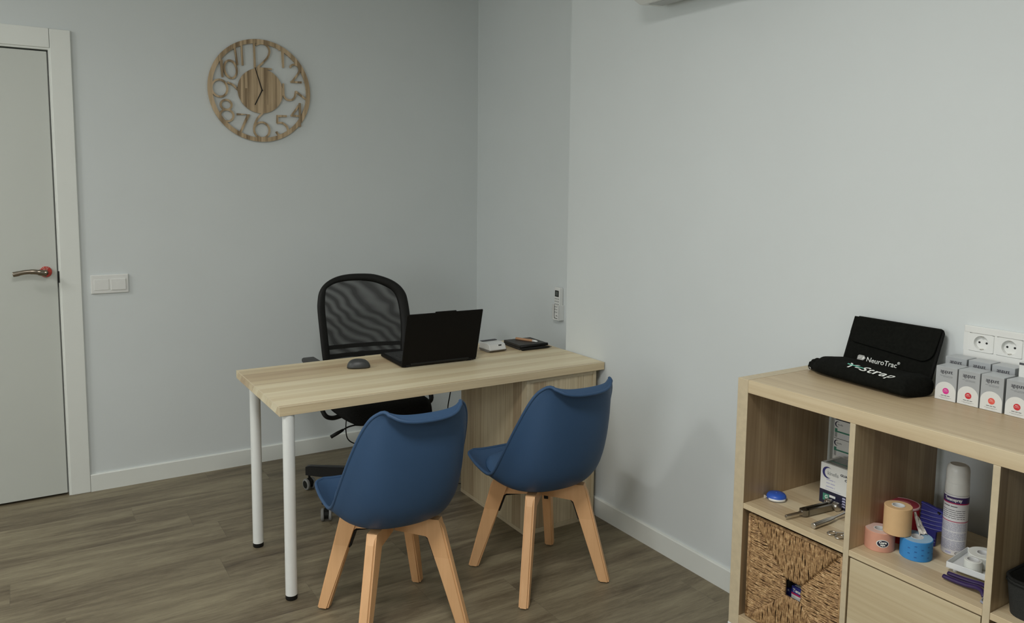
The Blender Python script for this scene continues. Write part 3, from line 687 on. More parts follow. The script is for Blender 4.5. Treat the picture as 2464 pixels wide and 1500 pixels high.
# stretched see-through mesh cloth
M_mesh = bpy.data.materials.new('mesh_cloth'); M_mesh.use_nodes = True
nt = M_mesh.node_tree; b_ = nt.nodes['Principled BSDF']; b_.inputs['Base Color'].default_value = (.012, .012, .012, 1); b_.inputs['Roughness'].default_value = .7
tc = nt.nodes.new('ShaderNodeTexCoord')
mp = nt.nodes.new('ShaderNodeMapping'); mp.inputs['Scale'].default_value = (1, 1, 2.2); mp.inputs['Rotation'].default_value = (0, .5, 0); nt.links.new(tc.outputs['Object'], mp.inputs['Vector'])
wv = nt.nodes.new('ShaderNodeTexWave'); wv.inputs['Scale'].default_value = 4.2; wv.inputs['Distortion'].default_value = 14; wv.inputs['Detail'].default_value = 2; wv.inputs['Detail Scale'].default_value = .55
nt.links.new(mp.outputs['Vector'], wv.inputs['Vector'])
tr = nt.nodes.new('ShaderNodeBsdfTransparent'); mx = nt.nodes.new('ShaderNodeMixShader')
fac = mth(nt, 'ADD', mth(nt, 'MULTIPLY', wv.outputs['Fac'], .20), .72)
nt.links.new(fac, mx.inputs[0]); nt.links.new(tr.outputs[0], mx.inputs[1]); nt.links.new(b_.outputs[0], mx.inputs[2]); nt.links.new(mx.outputs[0], nt.nodes['Material Output'].inputs[0])
bm = B(); m_ = len(pi_); Lr = []
half = m_//2
for i in range(half+1):
    a, b = pi_[i], pi_[m_-1-i]; Lr.append([bm.verts.new(bkp(a.x+(b.x-a.x)*k/12-.003*(1-k/6), a.y+(b.y-a.y)*k/12, 0)) for k in range(13)])
for a, b in zip(Lr, Lr[1:]):
    for k in range(12):
        try: bm.faces.new((a[k], a[k+1], b[k+1], b[k]))
        except ValueError: pass
part('back_mesh', bm, M_mesh, oc, True)
# seat: cushion with a rounded front and dished underside shell
def cushion(bm, x0, x1, y0, y1, zt, zb, rx=.10, n=14, crown=.012, droop=.03):
    top, bt = [], []
    for i in range(n+1):
        a, b = [], []
        for j in range(n+1):
            u, v = -1+2*i/n, -1+2*j/n
            uu = u*math.sqrt(1-.30*v*v); vv = v*math.sqrt(1-.30*u*u); e = max(abs(u), abs(v))
            x, y = (x0+x1)/2+uu*(x1-x0)/2, (y0+y1)/2+vv*(y1-y0)/2
            fr = max(0, -v-.5)/.5
            z = zt+crown*(1-e*e)-droop*fr*fr-.022*max(0, (e-.85)/.15)**2
            a.append(bm.verts.new((x, y, z)))
            sb = .80 if e > 0 else 1
            b.append(bm.verts.new(((x0+x1)/2+uu*(x1-x0)/2*(1-.0*e), (y0+y1)/2+vv*(y1-y0)/2, zt-.045-droop*fr*fr*.6 if e > .97 else zb+(zt-.05-zb)*e**6)))
        top.append(a); bt.append(b)
    for i in range(n):
        for j in range(n): bm.faces.new((top[i][j], top[i+1][j], top[i+1][j+1], top[i][j+1])); bm.faces.new((bt[i][j], bt[i][j+1], bt[i+1][j+1], bt[i+1][j]))
    ed = [(0, j) for j in range(n)]+[(i, n) for i in range(n)]+[(n, n-j) for j in range(n)]+[(n-i, 0) for i in range(n)]
    for a, b in zip(ed, ed[1:]+ed[:1]): bm.faces.new((top[a[0]][a[1]], top[b[0]][b[1]], bt[b[0]][b[1]], bt[a[0]][a[1]]))
bm = B(); cushion(bm, -.995, -.53, -.955, -.50, .485, .395, droop=.035); part('seat', bm, M_blackfab, oc, True)
bm = B(); box(bm, -.88, -.66, -.84, -.64, .375, .42, .012); part('mechanism', bm, M_black, oc)
bm = B(); tube(bm, smooth_path([(-.88, -.80, .385), (-.94, -.80, .383), (-.975, -.80, .372), (-1.0, -.80, .360)], 5), .004, 8); tube(bm, [(-.975, -.80, .371), (-1.0, -.80, .361), (-1.036, -.80, .346)], [.006, .0085, .0085], 10)
part('height_lever', bm, M_black, oc, True)
bm = B(); tube(bm, smooth_path([(-.952, -.78, .42), (-.955, -.78, .36), (-.945, -.78, .315), (-.91, -.78, .288), (-.86, -.78, .29)], 6), .0028, 8); part('release_cable', bm, M_black, oc, True)
bm = B()
tube(bm, smooth_path([(-.75, -.60, .41), (-.75, -.50, .41), (-.75, -.445, .45), (-.75, -.44, .56), (-.75, -.462, .66)], 6), .022, 12, flat=.5); part('back_post', bm, M_black, oc, True)
for s, xx in ((-1, -1.052), (1, -.492)):
    xi = -.77+s*.20
    bm = B(); tube(bm, smooth_path([(xi, -.76, .428), (xx-s*.035, -.76, .424), (xx, -.755, .448), (xx+s*.004, -.69, .52), (xx, -.64, .60), (xx, -.62, .652)], 6), .0135, 12, flat=.8)
    arm = part('armrest', bm, M_black, oc, True)
    bm = B(); box(bm, xx-.033, xx+.033, -.80, -.52, .650, .676, .011, 4); part('arm_pad', bm, mat('arm_pad', (.035, .035, .034), .5), arm, True, autos=True)
bm = B(); lathe(bm, [(.032, .07), (.032, .14), (.028, .16), (.028, .26), (.017, .265), (.017, .38)], (-.80, -.75, 0), 'z', 24); part('gas_column', bm, M_black, oc, True, autos=True)
M_tire = mat('caster_tire', (.24, .24, .23), .6)
for k in range(5):
    a = math.radians(209-72*k); ca, sa = math.cos(a), math.sin(a)
    Mx = Matrix.Translation((-.80, -.75, 0)) @ Matrix.Rotation(a, 4, 'Z')
    bm = B(); v_ = []
    prism(bm, [(.0, .135), (.02, .138), (.34, .122), (.357, .118), (.357, .076), (.30, .074), (.02, .075), (.0, .08)], lambda x, z, d: Mx @ Vector((x, d*(1-.25*x/.34), z)), -.022, .022)
    bmesh.ops.bevel(bm, geom=[e for e in bm.edges if e.calc_length() > .2], offset=.005, segments=2, affect='EDGES')
    part('base_arm', bm, mat('base_black', (.010, .010, .010), .4) if k == 0 else bpy.data.materials['base_black'], oc)
    bm = B(); cx, cy = -.80+ca*.345, -.75+sa*.345; ang = math.radians(70+k*35)
    Mc = Matrix.Translation((cx, cy, .0285)) @ Matrix.Rotation(ang, 4, 'Z')
    lathe(bm, [(.006, -.0), (.006, .055)], (0, 0, 0), 'z', 10, M=Mc); lathe(bm, [(.0195, -.024), (.0195, .024)], (0, 0, 0), 'y', 24, M=Mc)
    prism(bm, [(.026, .006), (.022, .02), (.0, .030), (-.022, .02), (-.026, .006)], lambda x, z, d: Mc @ Vector((x, d, z)), -.009, .009)
    ca_ = part('caster', bm, M_black, oc, True, autos=True)
    bm = B()
    for s in (-1, 1): ringlathe(bm, [(.0205, s*.010), (.0275, s*.012), (.0285, s*.017), (.0275, s*.022), (.0195, s*.0245)], axis='y', n=28, M=Mc)
    part('tires', bm, M_tire, ca_, True, autos=True)

t = thing('power_cable', (-.40, -.77, 0), 'thin black cable hanging behind the desk by the cabinet', 'cable')
bm = B(); tube(bm, smooth_path([(-.36, -.80, .735-.035), (-.372, -.77, .55), (-.385, -.75, .44), (-.39, -.74, .34), (-.39, -.78, .06), (-.385, -.82, .004), (-.33, -.86, .004), (-.20, -.87, .004), (.10, -.90, .004)], 8), .003, 8); part('lead', bm, M_black, t, True)

# ------------------------------------------------------------------ shelf unit on its white base frame
KF, KB, KY, KT = -.431, -.041, -2.6865, .966
CE, DV, SD = .3365, .016, .0385
KL = 4*CE+3*DV+2*SD; KE = KY-KL; KZ = KT-2*CE-DV-2*SD
def cell(c): y = KY-SD-c*(CE+DV); return y, y-CE        # left and right inner faces of a column
SH = KT-SD-CE                                            # top face of the middle boards
LOW = SH-DV-CE
bm_t = thing('plinth_stand', ((KF+KB)/2, KY-KL/2, 0), 'white metal stand under the oak shelf unit', 'stand')
bm = B()
for x in (KF+.012, KB-.042): box(bm, x, x+.03, KE+.004, KY-.0005, KZ-.032, KZ-.0005, .002)
for y in (KY-.0305, KE+.004): box(bm, KF+.012, KB-.012, y, y+.03, KZ-.0318, KZ-.0007, .002)
box(bm, KF-.0, KF+.016, KY-.03, KY+.002, KZ-.03, KZ-.0005, .001)
part('rail', bm, M_whitemetal, bm_t)
for x in (KF+.012, KB-.042):
    for y in (KY-.031, KE+.004):
        bm = B(); box(bm, x, x+.03, y, y+.03, 0, KZ-.032, .002); part('leg', bm, M_whitemetal, bm_t)
sh = thing('shelf_unit', ((KF+KB)/2, KY-KL/2, KZ), 'oak-effect cube shelf unit against the right wall', 'shelf')
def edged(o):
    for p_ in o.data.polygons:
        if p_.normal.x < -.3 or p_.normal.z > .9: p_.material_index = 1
for y0, y1 in ((KY-SD, KY), (KE, KE+SD)):
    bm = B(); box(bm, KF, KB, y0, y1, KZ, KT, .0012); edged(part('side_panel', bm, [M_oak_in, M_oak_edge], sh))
bm = B(); box(bm, KF, KB, KE+SD+.0004, KY-SD-.0004, KT-SD, KT-.0002, .0012); part('top_board', bm, M_oak_y, sh)
bm = B(); box(bm, KF, KB, KE+SD+.0004, KY-SD-.0004, KZ, LOW, .0012); part('bottom_board', bm, M_oak_y, sh)
for c in range(3):
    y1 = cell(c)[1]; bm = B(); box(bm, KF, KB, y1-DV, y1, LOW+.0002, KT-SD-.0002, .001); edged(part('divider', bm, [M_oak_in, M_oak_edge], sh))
for c in range(4):
    y0, y1 = cell(c); bm = B(); box(bm, KF+.0005, KB, y1+.0003, y0-.0003, SH-DV, SH, .001); part('shelf_board', bm, M_oak_y, sh)
# door insert in the lower second cube
y0, y1 = cell(1)
di = thing('shelf_drawer_insert', (KF+.1, (y0+y1)/2, LOW), 'plain flat oak-effect front filling the lower second cube', 'cabinet door')
bm = B(); box(bm, KF+.003, KF+.019, y1+.0035, y0-.0035, LOW+.003, SH-DV-.0045, .001); part('front', bm, wood('oak_laminate_drawer', 'y', [(.40, .30, .175), (.64, .555, .375), (.54, .44, .275)], stripe=.09, length=5, grain=.3), di)
bm = B()
box(bm, KF+.0195, KB-.01, y1+.004, y1+.014, LOW+.0005, SH-DV-.006); box(bm, KF+.0195, KB-.01, y0-.014, y0-.004, LOW+.0005, SH-DV-.006)
part('carcass', bm, M_oak_edge, di)

# ------------------------------------------------------------------ seagrass baskets
M_rope = bpy.data.materials.new('seagrass_rope'); M_rope.use_nodes = True
nt = M_rope.node_tree; b_ = nt.nodes['Principled BSDF']; b_.inputs['Roughness'].default_value = .6
tc = nt.nodes.new('ShaderNodeTexCoord')
n1 = nt.nodes.new('ShaderNodeTexNoise'); n1.inputs['Scale'].default_value = 95; n1.inputs['Detail'].default_value = 4; n1.inputs['Roughness'].default_value = .7; nt.links.new(tc.outputs['Object'], n1.inputs['Vector'])
rp = nt.nodes.new('ShaderNodeValToRGB'); E_ = rp.color_ramp.elements
E_[0].position = .3; E_[0].color = (.13, .07, .03, 1); E_[1].position = .72; E_[1].color = (.68, .50, .28, 1)
e = E_.new(.45); e.color = (.32, .185, .08, 1); e = E_.new(.58); e.color = (.49, .31, .145, 1)
nt.links.new(n1.outputs['Fac'], rp.inputs['Fac']); nt.links.new(rp.outputs['Color'], b_.inputs['Base Color'])
def make_basket(c, label):
    y0, y1 = cell(c); yl, yr = y0-.014, y1+.012; zb, zt = LOW+.002, LOW+.322
    xf = KF+.018; t = thing('seagrass_basket', (xf+.16, (yl+yr)/2, zb), label, 'basket', 'woven seagrass baskets in the lower cubes')
    W, H = yl-yr, zt-zb
    hw, hh = .026, .025; hcx, hcz = W/2+.006, H*.53-.018
    rnd = random.Random(3)
    def wall(fn, W, H, name, hole):
        bm = B()
        def strand(p, q, ph):
            L = math.hypot(q[0]-p[0], q[1]-p[1])
            if L < .006: return
            n = max(3, int(L/.0075)); pts = []; rad = []
            ox, oy = rnd.uniform(-.0008, .0008), rnd.uniform(-.0008, .0008); dz0 = rnd.uniform(-.0012, .0012); tw = rnd.uniform(0, 6)
            nx, ny = -(q[1]-p[1])/L, (q[0]-p[0])/L
            for i in range(n+1):
                f = i/n; wob = .0011*math.sin(f*L*170+tw)+.0010*math.sin(f*L*60+tw*2)
                end = min(1, min(f, 1-f)*L/.009); d = dz0+.0035*end-.0025
                pts.append(fn(p[0]+(q[0]-p[0])*f+nx*wob+ox, p[1]+(q[1]-p[1])*f+ny*wob+oy, d)); rad.append(.0028*(.82+.28*math.sin(f*L*480+tw)**2))
            tube(bm, pts, rad, 6)
        st = .0047
        if hole:
            L_, R_, T_, B_ = hcx-hw, hcx+hw, hcz+hh, hcz-hh
            k = 0; x = .002
            while x < W-.001:                                  # top and bottom fields, vertical strands
                if x < L_: zt_ = H-(H-T_)*x/L_; zb_ = B_*x/L_
                elif x > R_: zt_ = H-(H-T_)*(W-x)/(W-R_); zb_ = B_*(W-x)/(W-R_)
                else: zt_, zb_ = T_, B_
                strand((x, H-.001), (x, zt_), k); strand((x, zb_), (x, .001), k); x += st; k += 1
            z = .002
            while z < H-.001:                                  # side fields, strands across
                if z > T_: xl = L_*(H-z)/(H-T_); xr = W-(W-R_)*(H-z)/(H-T_)
                elif z < B_: xl = L_*z/B_; xr = W-(W-R_)*z/B_
                else: xl, xr = L_, R_
                strand((.0, z), (xl, z), k); strand((xr, z), (W, z), k); z += st; k += 1
        else:
            z = .003
            while z < H: strand((0, z), (W, z), 0); z += st*1.12
        return part(name, bm, M_rope, t, True)
    fr = wall(lambda a, b, d: Vector((xf-d, yl-a, zb+b)), W, H, 'front_weave', True)
    bm = B(); tube(bm, [(xf-.001, yl, zt-.002), (xf-.001, yr, zt-.002)], .005, 8); tube(bm, [(xf-.001, yl, zb+.004), (xf-.001, yr, zb+.004)], .005, 8)
    for y in (yl, yr): tube(bm, [(xf-.0, y, zb+.004), (xf-.0, y, zt-.002)], .0045, 8)
    part('rim', bm, M_rope, t, True)
    wall(lambda a, b, d: Vector((xf+.006+a, yl+d, zb+b)), .325, H, 'side_weave', False)
    wall(lambda a, b, d: Vector((xf+.006+a, yr-d, zb+b)), .325, H, 'side_weave', False)
    # inner liner boards with the hand hole left open
    bm = B()
    def lb(a0, a1, b0, b1): box(bm, xf+.003, xf+.006, yl-a1, yl-a0, zb+b0, zb+b1)
    lb(.003, hcx-hw, .003, H-.004); lb(hcx+hw, W-.003, .003, H-.004); lb(hcx-hw, hcx+hw, .003, hcz-hh); lb(hcx-hw, hcx+hw, hcz+hh, H-.004)
    box(bm, xf+.328, xf+.334, yr+.003, yl-.003, zb+.002, zt-.004); box(bm, xf+.006, xf+.328, yr+.003, yl-.003, zb+.001, zb+.005)
    part('liner', bm, mat('basket_lining', (.10, .06, .03), .9) if 'basket_lining' not in bpy.data.materials else bpy.data.materials['basket_lining'], t)
    return t, (yl-hcx, zb+hcz, zb+.005, xf)
bk, HOLE = make_basket(0, 'woven seagrass basket with square hand hole in the lower left cube')
b2 = copy_tree(bk); b2.location.y -= 2*(CE+DV); b2['label'] = 'woven seagrass basket under the black fabric bin, at the lower right edge'
hy, hz, fz, xf = HOLE
M_bluebox = mat('blue_carton', (.035, .04, .24), .4)
t = thing('medicine_carton', (xf+.06, hy-.03, fz), 'blue and white tape carton seen through the basket hand hole', 'box')
bm = B(); box(bm, xf+.030, xf+.10, hy-.045, hy+.027, fz, hz-.004, .001); part('carton', bm, M_bluebox, t)
bm = B(); box(bm, xf+.0288, xf+.0298, hy-.044, hy+.026, fz+.002, hz-.028); part('white_panel', bm, M_carton, t)
bm = B(); box(bm, xf+.0286, xf+.0296, hy-.044, hy+.026, hz-.028, hz-.023); part('crimson_stripe', bm, M_crim, t)
bm = B(); box(bm, xf+.036, xf+.094, hy-.039, hy+.021, hz-.0039, hz-.0033); part('top_label', bm, M_carton, t)
text('Tenso', .013, M_whiteink, t, (xf+.0295, hy+.022, hz-.0190), (0, -1, 0), (0, 0, 1), bold=.0004)
t = thing('cream_bottle', (xf+.045, hy+.05, fz), 'dark blue bottle with black cap inside the left basket', 'bottle')
bm = B(); lathe(bm, [(.019, fz), (.021, fz+.003), (.021, hz-.028), (.017, hz-.020), (.011, hz-.017)], (xf+.045, hy+.050, 0), 'z', 24); part('body', bm, mat('bottle_blue', (.015, .02, .13), .25), t, True, autos=True)
bm = B(); lathe(bm, [(.016, hz-.018), (.016, hz+.004), (.014, hz+.006)], (xf+.045, hy+.050, 0), 'z', 24); part('cap', bm, mat('cap_black', (.02, .02, .022), .4), t, True, autos=True)

# black fabric bin in the upper third cube
y0, y1 = cell(2)
t = thing('fabric_bin', (-.25, (y0+y1)/2, SH), 'open black fabric bin in the upper third cube', 'bin')
bm = B()
def rrect(x0, x1, ya, yb, r, n=6):
    cx, cy = (x0+x1)/2, (ya+yb)/2; return [(cx+a, cy+b) for a, b in rr(abs(x1-x0), abs(yb-ya), r, n=n)]
def shell_bin(bm, outer, h0, h1, th, slope=1.0):
    o0 = [bm.verts.new((x, y, h0)) for x, y in outer(0)]; o1 = [bm.verts.new((x, y, h1)) for x, y in outer(1)]
    i1 = [bm.verts.new((x, y, h1)) for x, y in outer(2)]; i0 = [bm.verts.new((x, y, h0+th)) for x, y in outer(3)]
    n = len(o0)
    for a, b in ((o0, o1), (o1, i1), (i1, i0)):
        for k in range(n): bm.faces.new((a[k], a[(k+1) % n], b[(k+1) % n], b[k]))
    bm.faces.new(o0[::-1]); bm.faces.new(i0)
YA, YB = -3.437, y1+.010
shell_bin(bm, lambda k: [rrect(-.402, -.06, YA-.008, YB+.006, .035), rrect(-.412, -.05, YA, YB, .038), rrect(-.407, -.055, YA-.005, YB+.005, .034), rrect(-.398, -.064, YA-.012, YB+.01, .03)][k], SH, SH+.085, .004)
part('body', bm, mat('bin_black', (.017, .018, .016), .9, var=.25, vscale=300, bump=.4, bscale=500), t, True, autos=True)
bm = B(); tube(bm, [(x, y, SH+.0855) for x, y in rrect(-.410, -.052, YA-.002, YB+.002, .036)], .0035, 8, closed=True); tube(bm, [(x, y, SH+.077) for x, y in rrect(-.4125, -.0495, YA+.0005, YB, .038)], .0012, 6, closed=True)
part('rim_piping', bm, M_blackfab, t, True)

# ------------------------------------------------------------------ things on top of the shelf unit
ZT = KT
WD, UPV = (0, -1, 0), (0, 0, 1)           # reading direction and up of faces turned to the room
# rolled black strap bag
t = thing('strap_bag', (-.15, -2.92, ZT), 'rolled black drawstring bag lying in front of the upright black pouch', 'bag')
bm = B(); NS, NR = 54, 30; rings = []
SEC = [(0, .014, .028, .026), (.02, .022, .036, .032), (.05, .023, .040, .033), (.085, .032, .050, .038), (.14, .048, .060, .048), (.22, .058, .063, .053), (.35, .063, .062, .054), (.55, .064, .062, .054), (.75, .062, .063, .053), (.86, .062, .064, .053), (.94, .062, .062, .054), (.985, .058, .056, .050), (1, .050, .046, .040)]
def bagpt(f, an, push=0):
    w_, h_, zc = interp([(a, b, c, d) for a, b, c, d in SEC], f)[0:3] if False else (0, 0, 0)
    a_ = interp([(a, b, c) for a, b, c, d in SEC], f); hw_, hh_ = a_[0], interp([(a, d, d) for a, b, c, d in SEC], f)[0]*.5
    y = -2.724-f*.362
    x0 = -.158+.012*math.cos(f*2.5)-.010*f
    hw_ += push*.9; hh2 = hh_+push*.9
    ca, sa = math.cos(an), math.sin(an)
    x = x0+hw_*math.copysign(abs(ca)**.8, ca); z = ZT+hh_+.0005+hh2*math.copysign(abs(sa)**.72, sa)
    if f > .75: y -= .020*(f-.75)/.25*max(0, min(1, (x-x0)/.06+.35))
    x += .012*(sa > 0)*sa
    k = .0028*(1+1.4*(f < .16)+1.0*(f > .88))
    d = noise.noise(Vector((x*26, y*26, z*34)))*k+noise.noise(Vector((x*70, y*50, z*80)))*k*.4
    if f < .15: d += .0022*math.sin(an*9+2)*(1-f/.15)
    z = max(ZT+.0004, z+d*(1 if sa > -.3 else .2)); x += d*ca
    return Vector((x, y, z))
for i in range(NS+1):
    rings.append([bm.verts.new(bagpt(i/NS, 2*PI*k/NR)) for k in range(NR)])
for a, b in zip(rings, rings[1:]):
    for k in range(NR): bm.faces.new((a[k], a[(k+1) % NR], b[(k+1) % NR], b[k]))
bm.faces.new(rings[0][::-1]); bm.faces.new(rings[-1])
part('roll', bm, M_feltbag, t, True, sub=1)
bm = B(); ringlathe(bm, [(.0045, -.0015), (.0055, 0), (.0045, .0015), (.0035, 0)], c=(-.190, -2.752, ZT+.012), axis='x', n=16); part('eyelet', bm, M_chrome, t, True)
def bagwarp(q):                # lettering lies on the upper front of the roll
    f = (-2.724-(-2.878-q.x))/.362; an = PI-.62-q.y/.050
    return bagpt(min(.98, f), an, .0022+q.z)
text('Y-Strap', .036, M_whiteink, t, (0, 0, 0), WD, UPV, bold=.0003, shear=.25, sx=1.40, space=1.06, warp=bagwarp)
bm = B(); prism(bm, [(.004, .014), (.058, .012), (.060, .0165), (.004, .0185)], lambda a, b, d: bagwarp(Vector((a, b, d))), .0000, .0012); part('swoosh', bm, M_mint, t)
# upright pouch leaning on the wall
t = thing('fabric_pouch', (-.06, -2.93, ZT), 'upright black fabric pouch with flap leaning on the wall', 'pouch')
pb, pt = Vector((-.0875, 0, ZT)), Vector((-.021, 0, ZT+.166))
pd = (pt-pb).normalized(); pn = Vector((-pd.z, 0, pd.x)); PH = (pt-pb).length
def pp(a, b, d): q = pb+pd*b+pn*d; return Vector((q.x, -2.788-a, q.z))
PW = .278
bm = B(); prism(bm, [(.0, .0), (PW, 0), (PW, PH-.010), (PW-.003, PH-.003), (PW-.010, PH), (.012, PH), (.004, PH-.003), (0, PH-.012)], pp, -.006, .006)
o = part('back_panel', bm, M_feltbag, t); md = o.modifiers.new('bev', 'BEVEL'); md.width = .003; md.segments = 3
def arc(cx, cy, r, a0, a1, n=8): return [(cx+r*math.cos(a0+(a1-a0)*k/n), cy+r*math.sin(a0+(a1-a0)*k/n)) for k in range(n+1)]
bm = B(); prism(bm, [(.002, PH-.002), (.002, .125)]+arc(.030, .122, .026, PI, 1.5*PI)+arc(PW-.040, .112, .034, 1.5*PI, 2*PI)+[(PW-.002, PH-.002)], pp, .0085, .0135)
o = part('flap', bm, M_feltbag, t); md = o.modifiers.new('bev', 'BEVEL'); md.width = .0015; md.segments = 2
bm = B()
tube(bm, [pp(.002, .0, .004), pp(.001, PH-.012, .004)], .0035, 8); tube(bm, [pp(PW-.002, 0, .003), pp(PW-.002, PH*.5, .003), pp(PW-.002, PH-.010, .003), pp(PW-.0045, PH-.0045, .003), pp(PW-.010, PH-.002, .003), pp(.012, PH-.002, .003)], .0042, 8)
part('piping', bm, M_blackfab, t, True)
text('NeuroTrac', .0215, M_whiteink, t, pp(.076, .0440, .0068), WD, pd, bold=.00015, sx=1.0)
text('®', .011, M_whiteink, t, pp(.173, .055, .0068), WD, pd)
bm = B(); prism(bm, [(.046, .046), (.066, .046), (.0725, .0535), (.066, .061), (.050, .061), (.046, .0575)], pp, .0060, .0068); part('emblem', bm, mat('emblem_grey', (.42, .42, .40), .5), t)
bm = B(); prism(bm, [(.061, .0495), (.066, .0495), (.0695, .0535), (.066, .0575), (.063, .0535)], pp, .0068, .0072); 
prism(bm, [(.048, .0500), (.058, .0565), (.0585, .0555), (.0485, .049)], pp, .0068, .0072); part('emblem_arrow', bm, M_whiteink, t)

# needle cartons
DOTS = {'magenta': M_pinkdot, 'red': M_reddot, 'coral': M_cordot}
def agu(x, y, w_, dep, h, dot, label, rz=0, lidded=False):
    """origin at the lower left corner of the front face"""
    t = thing('needle_carton', (x, y, ZT), label, 'box', 'grey needle cartons beside the socket', rz)
    bm = B(); box(bm, 0, dep, -w_, 0, 0, h, .0006, 1); part('carton', bm, M_silver, t, local=True)
    F = lambda a, b, d: Vector((-d, -a, b))
    hd = h*.56
    bm = B(); pts = [(.0008, .0008), (w_-.0008, .0008)]; cx = w_/2; rx = w_/2-.0008
    pts += [(cx+rx*math.cos(PI*k/20), hd-rx*.98+rx*.98*math.sin(PI*k/20)) for k in range(21)]
    prism(bm, pts, F, .0001, .0004); part('white_arch', bm, M_carton, t, local=True)
    bm = B(); lathe(bm, [(.0083, -.0004), (.0083, -.0008)], (0, -w_*.52, h*.285), 'x', 28); part('dot', bm, DOTS[dot], t, True, local=True, autos=True)
    def tx(s, size, x0, z0, m, nm='lettering', **k):
        t.location, l = Vector((0, 0, 0)), t.location.copy(); o = text(s, size, m, t, (-.0003, -x0, z0), WD, UPV, nm, **k); t.location = l; return o
    tx('agupunt', .0150, w_*.5, h-.0165, M_ink, align='CENTER', sx=.80, space=.84)
    bm = B(); words(bm, (-.0001, 0, 0), WD, UPV, w_*.2, w_*.8, h-.0245, .0015, 5); words(bm, (-.0001, 0, 0), WD, UPV, w_*.35, w_*.8, h-.0272, .0012, 6)
    part('small_print', bm, mat('print_grey', (.22, .23, .24), .6) if 'print_grey' not in bpy.data.materials else bpy.data.materials['print_grey'], t, local=True)
    bm = B(); words(bm, (-.0004, 0, 0), WD, UPV, w_*.30, w_*.72, h*.135, .0022, 7); part('type_line', bm, M_ink, t, local=True)
    bm = B(); words(bm, (-.0004, 0, 0), WD, UPV, w_*.22, w_*.80, h*.085, .0012, 8); words(bm, (-.0004, 0, 0), WD, UPV, w_*.3, w_*.7, h*.065, .001, 9); part('small_print', bm, M_greyink, t, local=True)
    bm = B(); words(bm, (-.0008, 0, 0), WD, UPV, w_*.52-.004, w_*.52+.004, h*.285+.0025, .002, 3); words(bm, (-.0008, 0, 0), WD, UPV, w_*.52-.006, w_*.52+.006, h*.285-.001, .001, 4); part('dot_print', bm, M_whiteink, t, local=True)
    bm = B(); box(bm, .0008, dep-.0008, -w_+.0008, -.0008, h, h+.0005); part('top_flap', bm, mat('flap_grey', (.46, .48, .49), .35, spec=.7) if 'flap_grey' not in bpy.data.materials else bpy.data.materials['flap_grey'], t, local=True)
    return t
FR = [(-.143, -3.1150, 'magenta', 'grey needle carton with magenta dot, at the left end of the front row', 1.5),
      (-.139, -3.1725, 'red', 'grey needle carton with red dot, between the magenta and coral dotted ones', -1),
      (-.140, -3.2310, 'coral', 'grey needle carton with coral dot, third of the front row', 0),
      (-.140, -3.2920, 'red', 'grey needle carton with red dot cut off by the right edge', -1)]
for x, y, dt, lb, rz in FR: agu(x, y, .0555, .058, .0905, dt, lb, math.radians(rz))
for x, y, lb, rz in [(-.071, -3.0990, 'taller grey needle carton at the left of the back row under the first outlet', 0), (-.069, -3.1600, 'taller grey needle carton in the middle of the back row', 0), (-.070, -3.2210, 'taller grey needle carton at the right of the back row', -1)]:
    agu(x, y, .057, .050, .1055, 'red', lb, math.radians(rz))
t = thing('white_carton', (-.06, -3.31, ZT), 'plain white box standing right of the back row of grey cartons', 'box')
bm = B(); box(bm, -.085, -.035, -3.345, -3.293, ZT, ZT+.128, .001); part('carton', bm, M_carton, t)
bm = B(); box(bm, -.0856, -.0848, -3.3445, -3.2935, ZT+.122, ZT+.1275); part('black_band', bm, M_ink, t)

# ------------------------------------------------------------------ upper left cube
ZS = SH
t = thing('tape_measure', (-.322, -2.757, ZS), 'round blue tape measure with white rim band on the left board', 'tape measure')
bm = B(); lathe(bm, [(.020, 0), (.0270, .002), (.0292, .007), (.0286, .013), (.0245, .0185), (.011, .0208), (.0, .0210)], (-.322, -2.757, ZS), 'z', 40, cap=False); part('case', bm, mat('tape_blue', (.035, .11, .50), .35, var=.02), t, True)
bm = B()
cs = []
for k in range(13):
    a = math.radians(170+k*9.2); cs.append(a)
v0 = [bm.verts.new((-.322+.0297*math.cos(a), -2.757+.0297*math.sin(a), ZS+.0025)) for a in cs]; v1 = [bm.verts.new((-.322+.0297*math.cos(a), -2.757+.0297*math.sin(a), ZS+.0095)) for a in cs]
for k in range(12): bm.faces.new((v0[k], v0[k+1], v1[k+1], v1[k]))
part('rim_label', bm, M_white, t, True, solid=.0008)
bm = B(); box(bm, -.3485, -.3465, -2.7385, -2.7315, ZS+.001, ZS+.011, .0005); tube(bm, [(-.343, -2.741, ZS+.007), (-.3475, -2.735, ZS+.006)], .0018, 6); part('end_tab', bm, mat('tab_beige', (.55, .5, .4), .5), t)
bm = B(); lathe(bm, [(.0035, .0203), (.003, .0224), (0, .0226)], (-.322, -2.757, ZS), 'z', 16, cap=False); part('release_button', bm, bpy.data.materials['tape_blue'], t, True)

